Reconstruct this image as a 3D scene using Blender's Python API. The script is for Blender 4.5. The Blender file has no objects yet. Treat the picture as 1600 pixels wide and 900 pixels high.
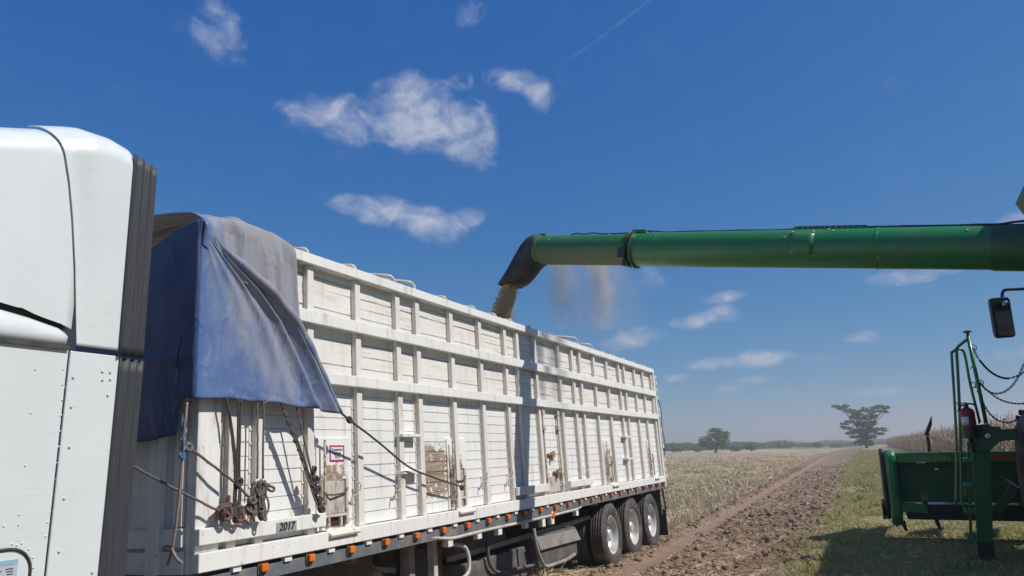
import bpy, math, random
import numpy as np
from mathutils import Vector, Matrix
rng = np.random.default_rng(7)
random.seed(7)
S = bpy.context.scene
C = S.collection
rad = math.radians

# ------------------------------------------------------------------ camera, sky, sun, exposure
CAM_H = 1.95
YAW, PITCH, ROLL, FPX = rad(25.0765), rad(12.3405), rad(-1.2), 1150.0
_f = np.array([-math.sin(YAW)*math.cos(PITCH), math.cos(YAW)*math.cos(PITCH), math.sin(PITCH)])
_r = np.array([math.cos(YAW), math.sin(YAW), 0.0])
_u = np.cross(_r, _f)
RT = math.cos(ROLL)*_r + math.sin(ROLL)*_u
UP = -math.sin(ROLL)*_r + math.cos(ROLL)*_u
EYE = np.array([0.0, 0.0, CAM_H])
cam = bpy.data.cameras.new('camera')
cam.sensor_width = 36.0
cam.lens = 36.0*FPX/1600.0
cam.clip_end = 12000.0
co = bpy.data.objects.new('camera', cam)
C.objects.link(co)
m = Matrix.Identity(4)
for i in range(3):
    m[i][0], m[i][1], m[i][2], m[i][3] = RT[i], UP[i], -_f[i], EYE[i]
co.matrix_world = m
S.camera = co

def ray(px, py):
    return _f + RT*(px-800.0)/FPX - UP*(py-450.0)/FPX
def onY(px, py, Y):
    d = ray(px, py); return EYE + d*(Y/d[1])
def onX(px, py, X):
    d = ray(px, py); return EYE + d*(X/d[0])
def onZ(px, py, Z):
    d = ray(px, py); return EYE + d*((Z-CAM_H)/d[2])
def azel(px, py):
    d = ray(px, py); d = d/np.linalg.norm(d)
    return math.degrees(math.atan2(d[0], d[1])), math.degrees(math.asin(d[2]))

SUN_D = Vector((1.0, 0.17, 1.15)).normalized()
SUN_EL = math.asin(SUN_D.z)
SUN_AZ = math.atan2(SUN_D.x, SUN_D.y)
sl = bpy.data.lights.new('sun', 'SUN')
sl.energy = 4.3; sl.angle = rad(0.53); sl.color = (1.0, 0.955, 0.885)
so = bpy.data.objects.new('sun', sl); C.objects.link(so)
so.rotation_euler = SUN_D.to_track_quat('Z', 'Y').to_euler()
so.location = (30, 4, 40)

W = bpy.data.worlds.new('World'); S.world = W; W.use_nodes = True
nt = W.node_tree; nt.nodes.clear()
def N(nt, typ, **kw):
    n = nt.nodes.new(typ)
    for k, v in kw.items():
        if k == 'inp':
            for i, val in v.items():
                if hasattr(val, 'is_linked') or isinstance(val, bpy.types.NodeSocket): nt.links.new(val, n.inputs[i])
                else: n.inputs[i].default_value = val
        else: setattr(n, k, v)
    return n
def MA(nt, op, a, b=None, c=None, clamp=False):
    n = nt.nodes.new('ShaderNodeMath'); n.operation = op; n.use_clamp = clamp
    for i, v in enumerate((a, b, c)):
        if v is None: continue
        if isinstance(v, bpy.types.NodeSocket): nt.links.new(v, n.inputs[i])
        else: n.inputs[i].default_value = v
    return n.outputs[0]
def MIX(nt, fac, a, b, typ='MIX'):
    n = nt.nodes.new('ShaderNodeMix'); n.data_type = 'RGBA'; n.blend_type = typ
    for i, v in ((0, fac), (6, a), (7, b)):
        if isinstance(v, bpy.types.NodeSocket): nt.links.new(v, n.inputs[i])
        else: n.inputs[i].default_value = v if i == 0 else (tuple(v)+(1.0,))[:4]
    return n.outputs[2]
def SS(nt, v, lo, hi):
    n = nt.nodes.new('ShaderNodeMapRange'); n.interpolation_type = 'SMOOTHSTEP'
    nt.links.new(v, n.inputs[0]); n.inputs[1].default_value = lo; n.inputs[2].default_value = hi
    return n.outputs[0]

SKY_STRENGTH = 0.085
sky = N(nt, 'ShaderNodeTexSky', sky_type='NISHITA', sun_disc=False)
sky.sun_elevation = SUN_EL; sky.sun_rotation = SUN_AZ
sky.altitude = 1700.0; sky.air_density = 1.0; sky.dust_density = 0.6; sky.ozone_density = 2.2
tc = N(nt, 'ShaderNodeTexCoord')
sx = N(nt, 'ShaderNodeSeparateXYZ', inp={0: tc.outputs['Generated']})
az = MA(nt, 'MULTIPLY', MA(nt, 'ARCTAN2', sx.outputs[0], sx.outputs[1]), 57.29578)
el = MA(nt, 'MULTIPLY', MA(nt, 'ARCSINE', sx.outputs[2]), 57.29578)
cv = N(nt, 'ShaderNodeCombineXYZ', inp={0: az, 1: MA(nt, 'MULTIPLY', el, 1.25), 2: 3.0})
nz = N(nt, 'ShaderNodeTexNoise', inp={0: cv.outputs[0], 'Scale': 0.34, 'Detail': 9.0, 'Roughness': 0.58, 'Distortion': 0.7})
nz2 = N(nt, 'ShaderNodeTexNoise', inp={0: cv.outputs[0], 'Scale': 0.9, 'Detail': 8.0, 'Roughness': 0.55, 'Distortion': 0.2})
# each cloud: centre in the photo, half sizes in degrees, tilt, weight
CLOUDS = [(470,172,2.6,.9,4,.62),(545,188,4.6,1.75,-3,1.0),(640,165,3.6,2.3,12,1.0),(660,205,4.0,1.9,-8,1.0),(722,205,2.9,2.5,-15,1.05),(745,235,1.9,1.4,-30,.9),(700,140,2.2,1.0,25,.6),
          (800,124,2.4,1.0,-4,.85),(840,145,1.7,1.2,-38,.85),(545,318,2.4,.8,-8,.75),(610,332,3.3,1.3,-10,1.0),(670,352,2.9,1.4,-22,1.0),(722,346,1.8,1.0,18,.7),
          (345,52,2.4,1.9,-45,.56),(733,22,1.5,.9,20,.5),(1100,500,2.6,.75,6,.9),(1140,492,1.9,.85,-12,.9),(1130,465,2.8,.5,4,.72),(1120,566,2.6,.62,2,.95),(1180,562,2.9,.8,4,1.0),
          (985,530,2.9,.9,6,.75),(1430,428,3.2,.7,4,.9),(1596,342,2.0,.6,8,.85),(1350,525,1.8,.55,0,.62),(1180,593,1.6,.4,0,.7),(1055,590,1.4,.4,0,.6),(1585,556,2.4,.6,0,.6),
          (980,440,3.4,1.5,0,.5),(1215,612,1.8,.3,0,.55),(1380,612,3.4,.35,2,.5),(1140,607,1.5,.35,0,.55),(1290,560,2.4,.4,0,.4),(1250,520,3,.6,0,.36),(1040,640,2.8,.4,0,.45)]
acc = None
for (px, py, a, b, t, wgt) in CLOUDS:
    A0, E0 = azel(px, py); q_ = .86 if py > 420 else .93
    a *= q_; b *= q_; wgt *= .94 if py > 420 else 1.0
    ct, st = math.cos(rad(t)), math.sin(rad(t))
    da = MA(nt, 'SUBTRACT', az, A0); de = MA(nt, 'SUBTRACT', el, E0)
    U = MA(nt, 'ADD', MA(nt, 'MULTIPLY', da, ct/a), MA(nt, 'MULTIPLY', de, st/a))
    V = MA(nt, 'ADD', MA(nt, 'MULTIPLY', da, -st/b), MA(nt, 'MULTIPLY', de, ct/b))
    D = MA(nt, 'ADD', MA(nt, 'MULTIPLY', U, U), MA(nt, 'MULTIPLY', V, V))
    mk = MA(nt, 'MULTIPLY_ADD', D, -0.55*wgt, wgt, clamp=True)
    acc = mk if acc is None else MA(nt, 'SMOOTH_MAX', acc, mk, 0.12)
dn = MA(nt, 'MULTIPLY_ADD', nz.outputs[0], 2.2, -1.15)
dn2 = MA(nt, 'MULTIPLY_ADD', nz2.outputs[0], 0.7, -0.36)
body = MA(nt, 'ADD', MA(nt, 'ADD', acc, dn), dn2)
gate = SS(nt, acc, 0.02, 0.30)
cm = MA(nt, 'MULTIPLY', SS(nt, body, 0.06, 1.32), gate)
# a thin contrail high in the blue
(a0, e0), (a1, e1) = azel(860, 112), azel(1020, -4)
L = math.hypot(a1-a0, e1-e0)
da = MA(nt, 'SUBTRACT', az, a0); de = MA(nt, 'SUBTRACT', el, e0)
along = MA(nt, 'ADD', MA(nt, 'MULTIPLY', da, (a1-a0)/L), MA(nt, 'MULTIPLY', de, (e1-e0)/L))
across = MA(nt, 'ABSOLUTE', MA(nt, 'SUBTRACT', MA(nt, 'MULTIPLY', da, (e1-e0)/L), MA(nt, 'MULTIPLY', de, (a1-a0)/L)))
ctr = MA(nt, 'MULTIPLY', SS(nt, across, 0.20, 0.02), SS(nt, along, -1.0, 3.0))
ctr = MA(nt, 'MULTIPLY', MA(nt, 'MULTIPLY', ctr, SS(nt, nz2.outputs[0], 0.25, 0.7)), 0.085)
k = 1.0/SKY_STRENGTH
# the camera's colour response to the sky: steeper in red, flatter in blue
sr = N(nt, 'ShaderNodeSeparateColor', inp={0: sky.outputs[0]})
def resp(ch, ref, out, g): return MA(nt, 'MULTIPLY', MA(nt, 'POWER', MA(nt, 'MULTIPLY', ch, SKY_STRENGTH/ref), g), out*k)
sc_ = N(nt, 'ShaderNodeCombineColor', inp={0: resp(sr.outputs[0], 0.095, 0.0335, 1.36), 1: resp(sr.outputs[1], 0.145, 0.137, 0.77), 2: resp(sr.outputs[2], 0.257, 0.405, 0.31)})
tint = sc_.outputs[0]
cs = MIX(nt, MA(nt, 'MULTIPLY', cm, 0.82), tint, MIX(nt, SS(nt, body, .55, 1.6), (0.42*k, 0.47*k, 0.61*k), (0.58*k, 0.61*k, 0.71*k)))
cs = MIX(nt, ctr, cs, (0.50*k, 0.57*k, 0.70*k))
bg = N(nt, 'ShaderNodeBackground', inp={0: cs, 1: SKY_STRENGTH})
ow = N(nt, 'ShaderNodeOutputWorld', inp={0: bg.outputs[0]})
W.cycles.sampling_method = 'MANUAL'; W.cycles.sample_map_resolution = 512
S.view_settings.view_transform = 'Standard'; S.view_settings.look = 'None'
S.view_settings.exposure = 0.0; S.view_settings.gamma = 1.0
S.render.engine = 'CYCLES'
S.cycles.use_denoising = True
S.cycles.max_bounces = 8; S.cycles.diffuse_bounces = 3; S.cycles.glossy_bounces = 3
S.cycles.transparent_max_bounces = 16; S.cycles.volume_bounces = 0
S.cycles.volume_step_rate = 2.0

# ------------------------------------------------------------------ helpers
def hsh(ix, iy, seed):
    n = (ix.astype(np.int64)*374761393 + iy.astype(np.int64)*668265263 + seed*1442695041) & 0x7fffffff
    n = ((n ^ (n >> 13))*1274126177) & 0x7fffffff
    n = (n ^ (n >> 16)) & 0xffff
    return n/65535.0
def vnoise(x, y, seed=0):
    x = np.asarray(x, float); y = np.asarray(y, float)
    ix, iy = np.floor(x), np.floor(y); fx, fy = x-ix, y-iy
    fx = fx*fx*(3-2*fx); fy = fy*fy*(3-2*fy)
    a, b = hsh(ix, iy, seed), hsh(ix+1, iy, seed); c, d = hsh(ix, iy+1, seed), hsh(ix+1, iy+1, seed)
    return (a*(1-fx)+b*fx)*(1-fy) + (c*(1-fx)+d*fx)*fy
def fbm(x, y, o=4, seed=0):
    s, a, t = 0.0, 0.5, 0.0
    for i in range(o):
        s = s + a*vnoise(x*2**i, y*2**i, seed+i*17); t += a; a *= 0.5
    return s/t - 0.5
def sst(x, a, b):
    t = np.clip((np.asarray(x, float)-a)/(b-a), 0, 1); return t*t*(3-2*t)

class MB:
    """collects shapes for one mesh"""
    def __init__(s): s.v = []; s.f = []; s.sm = []; s.mi = []; s.cur = 0
    def add(s, vs, fs, smooth=False):
        o = len(s.v); s.v += [tuple(map(float, p)) for p in vs]
        for f in fs: s.f.append(tuple(o+i for i in f)); s.sm.append(smooth); s.mi.append(s.cur)
        return s
    def box(s, x0, x1, y0, y1, z0, z1):
        vs = [(x, y, z) for x in (x0, x1) for y in (y0, y1) for z in (z0, z1)]
        return s.add(vs, [(0,1,3,2),(4,6,7,5),(0,4,5,1),(2,3,7,6),(0,2,6,4),(1,5,7,3)])
    def obox(s, c, ax, ay, az):
        """box from centre and three half-axis vectors"""
        c, ax, ay, az = (np.array(q, float) for q in (c, ax, ay, az))
        if np.dot(np.cross(ax, ay), az) < 0: ay = -ay
        vs = [c+i*ax+j*ay+k_*az for i in (-1, 1) for j in (-1, 1) for k_ in (-1, 1)]
        return s.add(vs, [(0,1,3,2),(4,6,7,5),(0,4,5,1),(2,3,7,6),(0,2,6,4),(1,5,7,3)])
    def bar(s, p, q, w, h, up=(0, 0, 1)):
        p, q, up = np.array(p, float), np.array(q, float), np.array(up, float)
        d = (q-p)/2; n = d/np.linalg.norm(d)
        a = np.cross(n, up); a /= np.linalg.norm(a); b = np.cross(a, n)
        return s.obox((p+q)/2, d, a*w/2, b*h/2)
    def tube(s, pts, r, n=10, closed=False, cap=True):
        P = [np.array(p, float) for p in pts]; m_ = len(P)
        R = list(r) if hasattr(r, '__len__') else [r]*m_
        T = []
        for i in range(m_):
            a = P[(i-1) % m_] if (closed or i > 0) else P[i]
            b = P[(i+1) % m_] if (closed or i < m_-1) else P[i]
            d = b-a; T.append(d/(np.linalg.norm(d)+1e-12))
        ref = np.array([0, 0, 1.0]) if abs(T[0][2]) < 0.9 else np.array([1.0, 0, 0])
        a = np.cross(T[0], ref); a /= np.linalg.norm(a)
        vs = []
        for i in range(m_):
            a = a - T[i]*np.dot(a, T[i]); a /= np.linalg.norm(a); b = np.cross(T[i], a)
            for j in range(n):
                t = 2*math.pi*j/n; vs.append(P[i]+R[i]*(math.cos(t)*a+math.sin(t)*b))
        fs = []
        for i in range(m_ if closed else m_-1):
            i2 = (i+1) % m_
            for j in range(n):
                j2 = (j+1) % n; fs.append((i*n+j, i*n+j2, i2*n+j2, i2*n+j))
        s.add(vs, fs, True)
        if cap and not closed:
            o = len(s.v)-len(vs)
            s.f.append(tuple(o+j for j in range(n))[::-1]); s.sm.append(False); s.mi.append(s.cur)
            s.f.append(tuple(o+(m_-1)*n+j for j in range(n))); s.sm.append(False); s.mi.append(s.cur)
        return s
    def lathe(s, prof, c, axis, n=32, closed=False):
        """prof: (offset along axis, radius)"""
        axis = np.array(axis, float); axis /= np.linalg.norm(axis); c = np.array(c, float)
        ref = np.array([0, 0, 1.0]) if abs(axis[2]) < 0.9 else np.array([1.0, 0, 0])
        a = np.cross(axis, ref); a /= np.linalg.norm(a); b = np.cross(axis, a)
        if not closed:                             # sharp corners of the profile get their own rings
            runs = [[prof[0]]]
            for i in range(1, len(prof)):
                runs[-1].append(prof[i])
                if i < len(prof)-1:
                    p, q, r_ = prof[i-1], prof[i], prof[i+1]
                    d = math.atan2(q[1]-p[1], q[0]-p[0])-math.atan2(r_[1]-q[1], r_[0]-q[0])
                    if abs((d+math.pi) % (2*math.pi)-math.pi) > 0.5: runs.append([q])
            if len(runs) > 1:
                for rn in runs: s.lathe(rn, c, axis, n, False)
                return s
        vs = [c+axis*h+rr*(math.cos(2*math.pi*j/n)*a+math.sin(2*math.pi*j/n)*b) for h, rr in prof for j in range(n)]
        fs = []
        k_ = len(prof)
        for i in range(k_ if closed else k_-1):
            i2 = (i+1) % k_
            for j in range(n):
                j2 = (j+1) % n; fs.append((i*n+j, i*n+j2, i2*n+j2, i2*n+j))
        return s.add(vs, fs, True)
    def prism(s, poly, origin, ex, ey, ez, t):
        """polygon in the ex/ey plane, thickness t along ez"""
        o, ex, ey, ez = (np.array(q, float) for q in (origin, ex, ey, ez))
        n = len(poly)
        vs = [o+p[0]*ex+p[1]*ey for p in poly] + [o+p[0]*ex+p[1]*ey+t*ez for p in poly]
        fs = [tuple(range(n))[::-1], tuple(range(n, 2*n))] + [(i, (i+1) % n, n+(i+1) % n, n+i) for i in range(n)]
        return s.add(vs, fs)
    def grid(s, fn, nu, nv, smooth=True):
        vs = [fn(i/nu, j/nv) for i in range(nu+1) for j in range(nv+1)]
        fs = [(i*(nv+1)+j, i*(nv+1)+j+1, (i+1)*(nv+1)+j+1, (i+1)*(nv+1)+j) for i in range(nu) for j in range(nv)]
        return s.add(vs, fs, smooth)
    def ball(s, c, r, n=8, sq=(1, 1, 1)):
        c = np.array(c, float); vs = []; fs = []; h = n//2
        for i in range(h+1):
            p = math.pi*i/h
            for j in range(n):
                t = 2*math.pi*j/n
                vs.append(c+r*np.array([math.sin(p)*math.cos(t)*sq[0], math.sin(p)*math.sin(t)*sq[1], math.cos(p)*sq[2]]))
        for i in range(h):
            for j in range(n):
                fs.append((i*n+j, (i+1)*n+j, (i+1)*n+(j+1) % n, i*n+(j+1) % n))
        return s.add(vs, fs, True)
    def build(s, name, mats, parent=None, bevel=0, solid=0, base=False):
        me = bpy.data.meshes.new(name)
        me.from_pydata(s.v, [], s.f)
        me.polygons.foreach_set('use_smooth', s.sm)
        if not isinstance(mats, (list, tuple)): mats = [mats]
        for q in mats: me.materials.append(q)
        if len(mats) > 1: me.polygons.foreach_set('material_index', s.mi)
        me.update()
        o = bpy.data.objects.new(name, me); C.objects.link(o)
        if parent is not None: o.parent = parent
        if solid:
            md = o.modifiers.new('solid', 'SOLIDIFY'); md.thickness = solid; md.offset = 0
        if bevel:
            md = o.modifiers.new('bevel', 'BEVEL'); md.width = bevel; md.segments = 2; md.limit_method = 'ANGLE'; md.angle_limit = rad(40)
        return o

def fast_mesh(name, V, F, mat, parent=None):
    """V (n,3) and F (m,4) or (m,3) numpy arrays into one mesh object"""
    me = bpy.data.meshes.new(name)
    k_ = F.shape[1]
    me.vertices.add(len(V)); me.vertices.foreach_set('co', np.ascontiguousarray(V, np.float32).ravel())
    me.loops.add(F.size); me.loops.foreach_set('vertex_index', np.ascontiguousarray(F, np.int32).ravel())
    me.polygons.add(len(F)); me.polygons.foreach_set('loop_start', np.arange(0, F.size, k_, dtype=np.int32))
    me.polygons.foreach_set('loop_total', np.full(len(F), k_, np.int32))
    me.update(calc_edges=True)
    me.materials.append(mat)
    o = bpy.data.objects.new(name, me); C.objects.link(o)
    if parent is not None: o.parent = parent
    return o
def thing(name, label, cat, loc=(0, 0, 0), rot=(0, 0, 0), group=None):
    o = bpy.data.objects.new(name, None); C.objects.link(o)
    o.empty_display_size = 0.2
    o.location = loc; o.rotation_euler = rot
    return tag(o, label, cat, group)
def tag(o, label=None, cat=None, group=None, kind=None):
    if label: o['label'] = label
    if cat: o['category'] = cat
    if group: o['group'] = group
    if kind: o['kind'] = kind
    return o
def spline(pts, n=8):
    P = [np.array(p, float) for p in pts]; out = []
    for i in range(len(P)-1):
        p0 = P[max(i-1, 0)]; p1 = P[i]; p2 = P[i+1]; p3 = P[min(i+2, len(P)-1)]
        for j in range(n):
            t = j/n
            out.append(0.5*((2*p1)+(-p0+p2)*t+(2*p0-5*p1+4*p2-p3)*t*t+(-p0+3*p1-3*p2+p3)*t**3))
    out.append(P[-1]); return out

# ------------------------------------------------------------------ materials
def base_mat(name):
    mt = bpy.data.materials.new(name); mt.use_nodes = True
    t = mt.node_tree; b = t.nodes['Principled BSDF']
    return mt, t, b
def mat(name, c, rough=0.6, metal=0.0, c2=None, sc=5.0, stretch=(1, 1, 1), dirt=None, damt=0.5, dsc=3.0, bump=0.0, bsc=40.0, spec=0.5, coat=0.0, rv=0.15, trans=0.0):
    mt, t, b = base_mat(name)
    tc_ = N(t, 'ShaderNodeTexCoord')
    mp = N(t, 'ShaderNodeMapping', inp={0: tc_.outputs['Object'], 3: stretch})
    n1 = N(t, 'ShaderNodeTexNoise', inp={0: mp.outputs[0], 'Scale': sc, 'Detail': 6.0, 'Roughness': 0.6})
    c2 = c2 or tuple(q*0.78 for q in c)
    col = MIX(t, SS(t, n1.outputs[0], 0.3, 0.7), c, c2)
    if dirt:
        n2 = N(t, 'ShaderNodeTexNoise', inp={0: mp.outputs[0], 'Scale': dsc, 'Detail': 9.0, 'Roughness': 0.68})
        col = MIX(t, MA(t, 'MULTIPLY', SS(t, n2.outputs[0], 0.48, 0.68), damt), col, dirt)
    t.links.new(col, b.inputs['Base Color'])
    rr = MA(t, 'MULTIPLY_ADD', n1.outputs[0], rv*2, rough-rv, clamp=True)
    t.links.new(rr, b.inputs['Roughness'])
    b.inputs['Metallic'].default_value = metal
    b.inputs['Specular IOR Level'].default_value = spec
    b.inputs['Coat Weight'].default_value = coat
    b.inputs['Coat Roughness'].default_value = 0.15
    if bump:
        n3 = N(t, 'ShaderNodeTexNoise', inp={0: mp.outputs[0], 'Scale': bsc, 'Detail': 5.0})
        bp = N(t, 'ShaderNodeBump', inp={'Height': n3.outputs[0], 'Strength': bump, 'Distance': 0.02})
        t.links.new(bp.outputs[0], b.inputs['Normal'])
    return mt

def rangemask(t, sock, a, b, e=0.05):
    return MA(t, 'MULTIPLY', SS(t, sock, a-e, a+e), SS(t, sock, b+e, b-e))

def paint_white(name, c, grime, rust=0.5, wood=0.0, patch=False, edge_rust=0.0):
    """old white paint: streaky grime, rust specks, bare wood where it has peeled"""
    mt, t, b = base_mat(name)
    tc_ = N(t, 'ShaderNodeTexCoord')
    ob = tc_.outputs['Object']
    sp = N(t, 'ShaderNodeSeparateXYZ', inp={0: ob})
    mp = N(t, 'ShaderNodeMapping', inp={0: ob, 3: (4.0, 5.0, 0.7)})
    mh = N(t, 'ShaderNodeMapping', inp={0: ob, 3: (4.0, 0.8, 9.0)})
    n0 = N(t, 'ShaderNodeTexNoise', inp={0: ob, 'Scale': 1.3, 'Detail': 6.0, 'Roughness': 0.6})
    n1 = N(t, 'ShaderNodeTexNoise', inp={0: mp.outputs[0], 'Scale': 2.2, 'Detail': 8.0, 'Roughness': 0.65})
    n2 = N(t, 'ShaderNodeTexNoise', inp={0: ob, 'Scale': 16.0, 'Detail': 10.0, 'Roughness': 0.72})
    nh = N(t, 'ShaderNodeTexNoise', inp={0: mh.outputs[0], 'Scale': 2.6, 'Detail': 9.0, 'Roughness': 0.7})
    col = MIX(t, SS(t, n0.outputs[0], 0.3, 0.7), c, tuple(q*0.93 for q in c))
    col = MIX(t, MA(t, 'MULTIPLY', SS(t, n1.outputs[0], 0.46, 0.75), grime), col, (0.50, 0.44, 0.35))
    if wood:
        col = MIX(t, MA(t, 'MULTIPLY', SS(t, nh.outputs[0], 0.50, 0.66), wood), col, (0.52, 0.46, 0.38))
        col = MIX(t, MA(t, 'MULTIPLY', SS(t, nh.outputs[0], 0.655, 0.70), wood), col, (0.20, 0.16, 0.13))
    rs = MA(t, 'MULTIPLY', SS(t, n2.outputs[0], 0.69-0.13*rust, 0.74-0.11*rust), min(1.0, rust*1.1))
    col = MIX(t, rs, col, (0.26, 0.13, 0.065))
    col = MIX(t, MA(t, 'MULTIPLY', SS(t, n1.outputs[0], 0.64-.1*rust, 0.76-.08*rust), rust*0.6), col, (0.42, 0.28, 0.17))
    if patch:
        for (y0, y1, z0, z1, th) in patch:
            mk = MA(t, 'MULTIPLY', rangemask(t, sp.outputs[1], y0, y1, 0.07), rangemask(t, sp.outputs[2], z0, z1, 0.16))
            pk = MA(t, 'MULTIPLY', SS(t, mk, 0.0, 0.5), SS(t, MA(t, 'ADD', MA(t, 'MULTIPLY', mk, 1.1), MA(t, 'ADD', MA(t, 'MULTIPLY_ADD', n2.outputs[0], 5.0, -2.5), MA(t, 'MULTIPLY_ADD', nh.outputs[0], 4.0, -3.2+th))), 0.05, 0.40))
            col = MIX(t, MA(t, 'MULTIPLY', pk, 0.85), col, MIX(t, SS(t, nh.outputs[0], .42, .58), (0.15, 0.08, 0.04), (0.36, 0.235, 0.135)))
    t.links.new(col, b.inputs['Base Color'])
    t.links.new(MA(t, 'MULTIPLY_ADD', n1.outputs[0], 0.35, 0.34), b.inputs['Roughness'])
    bp = N(t, 'ShaderNodeBump', inp={'Height': MA(t, 'ADD', n2.outputs[0], MA(t, 'MULTIPLY', nh.outputs[0], 1.2 if wood else 0.3)), 'Strength': 0.35 if wood else 0.18, 'Distance': 0.01})
    t.links.new(bp.outputs[0], b.inputs['Normal'])
    return mt
# ------------------------------------------------------------------ ground
_BX = [-4000, -60, -9, -6.5, -4.0, -3.2, -1.7, -1.15, 0, 5, 4000]
_BZ = [-0.30, -0.26, -0.20, -0.12, 0.0, 0.03, 0.27, 0.43, 0.46, 0.47, 0.50]
def edge_r(y): return -0.95 - 0.45*sst(y, 12, 60) + 0.16*fbm(y*0.9, y*0+3.3, 3, 5)*2.6
def edge_l(y): return -4.12 - 0.034*np.clip(np.asarray(y, float)-14, 0, 100)
def rut_x(y): return -3.62 - 0.018*np.clip(np.asarray(y, float)-14, 0, 200)
def height(x, y, fine=True):
    x = np.asarray(x, float); y = np.asarray(y, float)
    z = np.interp(x + 0.25*fbm(y*0.35, x*0.2, 2, 9), _BX, _BZ)
    soil = sst(x, edge_l(y)-0.7, edge_l(y)+0.2)*(1-sst(x, edge_r(y)-0.15, edge_r(y)+0.25))
    verge = sst(x, edge_r(y)-0.1, edge_r(y)+0.3)
    z = z + 0.05*fbm(x*0.4, y*0.25, 3, 2) + verge*0.05*fbm(x*1.5, y*1.5, 3, 31)
    lumps = np.abs(fbm(x*3.4, y*3.0, 4, 12))*0.26 + np.abs(fbm(x*9.0, y*9.0, 3, 21))*0.17
    rough = 1-0.85*np.exp(-((x-rut_x(y))/0.26)**2)
    near = 1-0.7*sst(y, 30, 90)
    z = z + soil*(lumps-0.05)*rough*near + (1-soil)*(1-verge)*near*fbm(x*3.0, y*3.0, 3, 44)*0.07
    z = z - soil*0.055*np.exp(-((x-rut_x(y))/0.22)**2) + soil*0.05*np.exp(-((np.abs(x-rut_x(y))-0.42)/0.14)**2)
    return z
def axis_vals(segs):
    out = []
    for a, b, st in segs:
        n = max(1, int(round((b-a)/st))); out += list(np.linspace(a, b, n, endpoint=False))
    out.append(segs[-1][1]); return np.array(out)
XS = axis_vals([(-3500, -800, 450), (-800, -200, 60), (-200, -60, 10), (-60, -20, 1.2), (-20, -8, 0.3), (-8, -6.2, 0.12), (-6.2, -0.6, 0.05), (-0.6, 3, 0.1), (3, 8, 0.4), (8, 40, 3), (40, 200, 20), (200, 800, 60), (800, 3500, 450)])
YS = axis_vals([(-600, -60, 60), (-60, -6, 6), (-6, 2, 1), (2, 9, 0.2), (9, 20, 0.05), (20, 34, 0.09), (34, 60, 0.22), (60, 120, 0.8), (120, 300, 5), (300, 900, 40), (900, 4000, 300)])

mt_ground, t, b = base_mat('ground_soil_grass')
tc_ = N(t, 'ShaderNodeTexCoord'); ob = tc_.outputs['Object']
sp = N(t, 'ShaderNodeSeparateXYZ', inp={0: ob})
nA = N(t, 'ShaderNodeTexNoise', inp={0: ob, 'Scale': 0.9, 'Detail': 8.0, 'Roughness': 0.62})
nB = N(t, 'ShaderNodeTexNoise', inp={0: ob, 'Scale': 7.0, 'Detail': 8.0, 'Roughness': 0.68})
nC = N(t, 'ShaderNodeTexNoise', inp={0: ob, 'Scale': 34.0, 'Detail': 6.0, 'Roughness': 0.7})
mG = N(t, 'ShaderNodeMapping', inp={0: ob, 3: (0.10, 0.035, 1.0)})
nG = N(t, 'ShaderNodeTexNoise', inp={0: mG.outputs[0], 'Scale': 2.4, 'Detail': 6.0, 'Roughness': 0.6})
x = sp.outputs[0]; y = sp.outputs[1]
jit = MA(t, 'MULTIPLY_ADD', nA.outputs[0], 1.3, -0.65)
jit = MA(t, 'ADD', jit, MA(t, 'MULTIPLY_ADD', nB.outputs[0], 1.3, -0.65))
xj = MA(t, 'ADD', x, jit)
yl = MA(t, 'MINIMUM', MA(t, 'MAXIMUM', MA(t, 'SUBTRACT', y, 14.0), 0.0), 100.0)
dl = MA(t, 'ADD', xj, MA(t, 'MULTIPLY_ADD', yl, 0.034, 4.15))      # > 0 right of the soil's left edge
dr = MA(t, 'ADD', xj, MA(t, 'MULTIPLY_ADD', SS(t, y, 12, 60), 0.45, 0.98))
soil = MIX(t, SS(t, nB.outputs[0], 0.3, 0.7), (0.190, 0.124, 0.084), (0.345, 0.240, 0.165))
soil = MIX(t, MA(t, 'MULTIPLY', SS(t, nC.outputs[0], 0.54, 0.66), 0.6), soil, (0.46, 0.35, 0.23))
rx = MA(t, 'ABSOLUTE', MA(t, 'ADD', x, MA(t, 'MULTIPLY_ADD', yl, 0.018, 3.62)))
soil = MIX(t, MA(t, 'MULTIPLY', SS(t, MA(t, 'ADD', rx, MA(t, 'MULTIPLY', jit, 0.12)), 0.32, 0.16), 0.95), soil, (0.33, 0.225, 0.165))
straw = MIX(t, SS(t, nC.outputs[0], 0.36, 0.62), (0.30, 0.22, 0.15), (0.62, 0.48, 0.32))
straw = MIX(t, MA(t, 'MULTIPLY', SS(t, nA.outputs[0], 0.42, 0.66), 0.55), straw, (0.34, 0.24, 0.165))
straw = MIX(t, MA(t, 'MULTIPLY', SS(t, nG.outputs[0], 0.47, 0.64), 0.7), straw, (0.22, 0.24, 0.085))
grass = MIX(t, SS(t, nB.outputs[0], 0.35, 0.65), (0.23, 0.21, 0.092), (0.40, 0.34, 0.18))
grass = MIX(t, MA(t, 'MULTIPLY', SS(t, nA.outputs[0], 0.52, 0.72), 0.55), grass, (0.18, 0.22, 0.06))
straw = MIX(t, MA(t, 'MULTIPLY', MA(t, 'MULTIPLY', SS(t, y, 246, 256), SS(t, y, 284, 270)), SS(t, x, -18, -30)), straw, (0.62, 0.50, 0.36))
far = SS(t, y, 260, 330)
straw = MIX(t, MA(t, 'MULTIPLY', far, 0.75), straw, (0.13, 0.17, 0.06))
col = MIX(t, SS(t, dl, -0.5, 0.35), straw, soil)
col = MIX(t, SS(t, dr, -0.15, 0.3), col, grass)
t.links.new(col, b.inputs['Base Color'])
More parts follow.
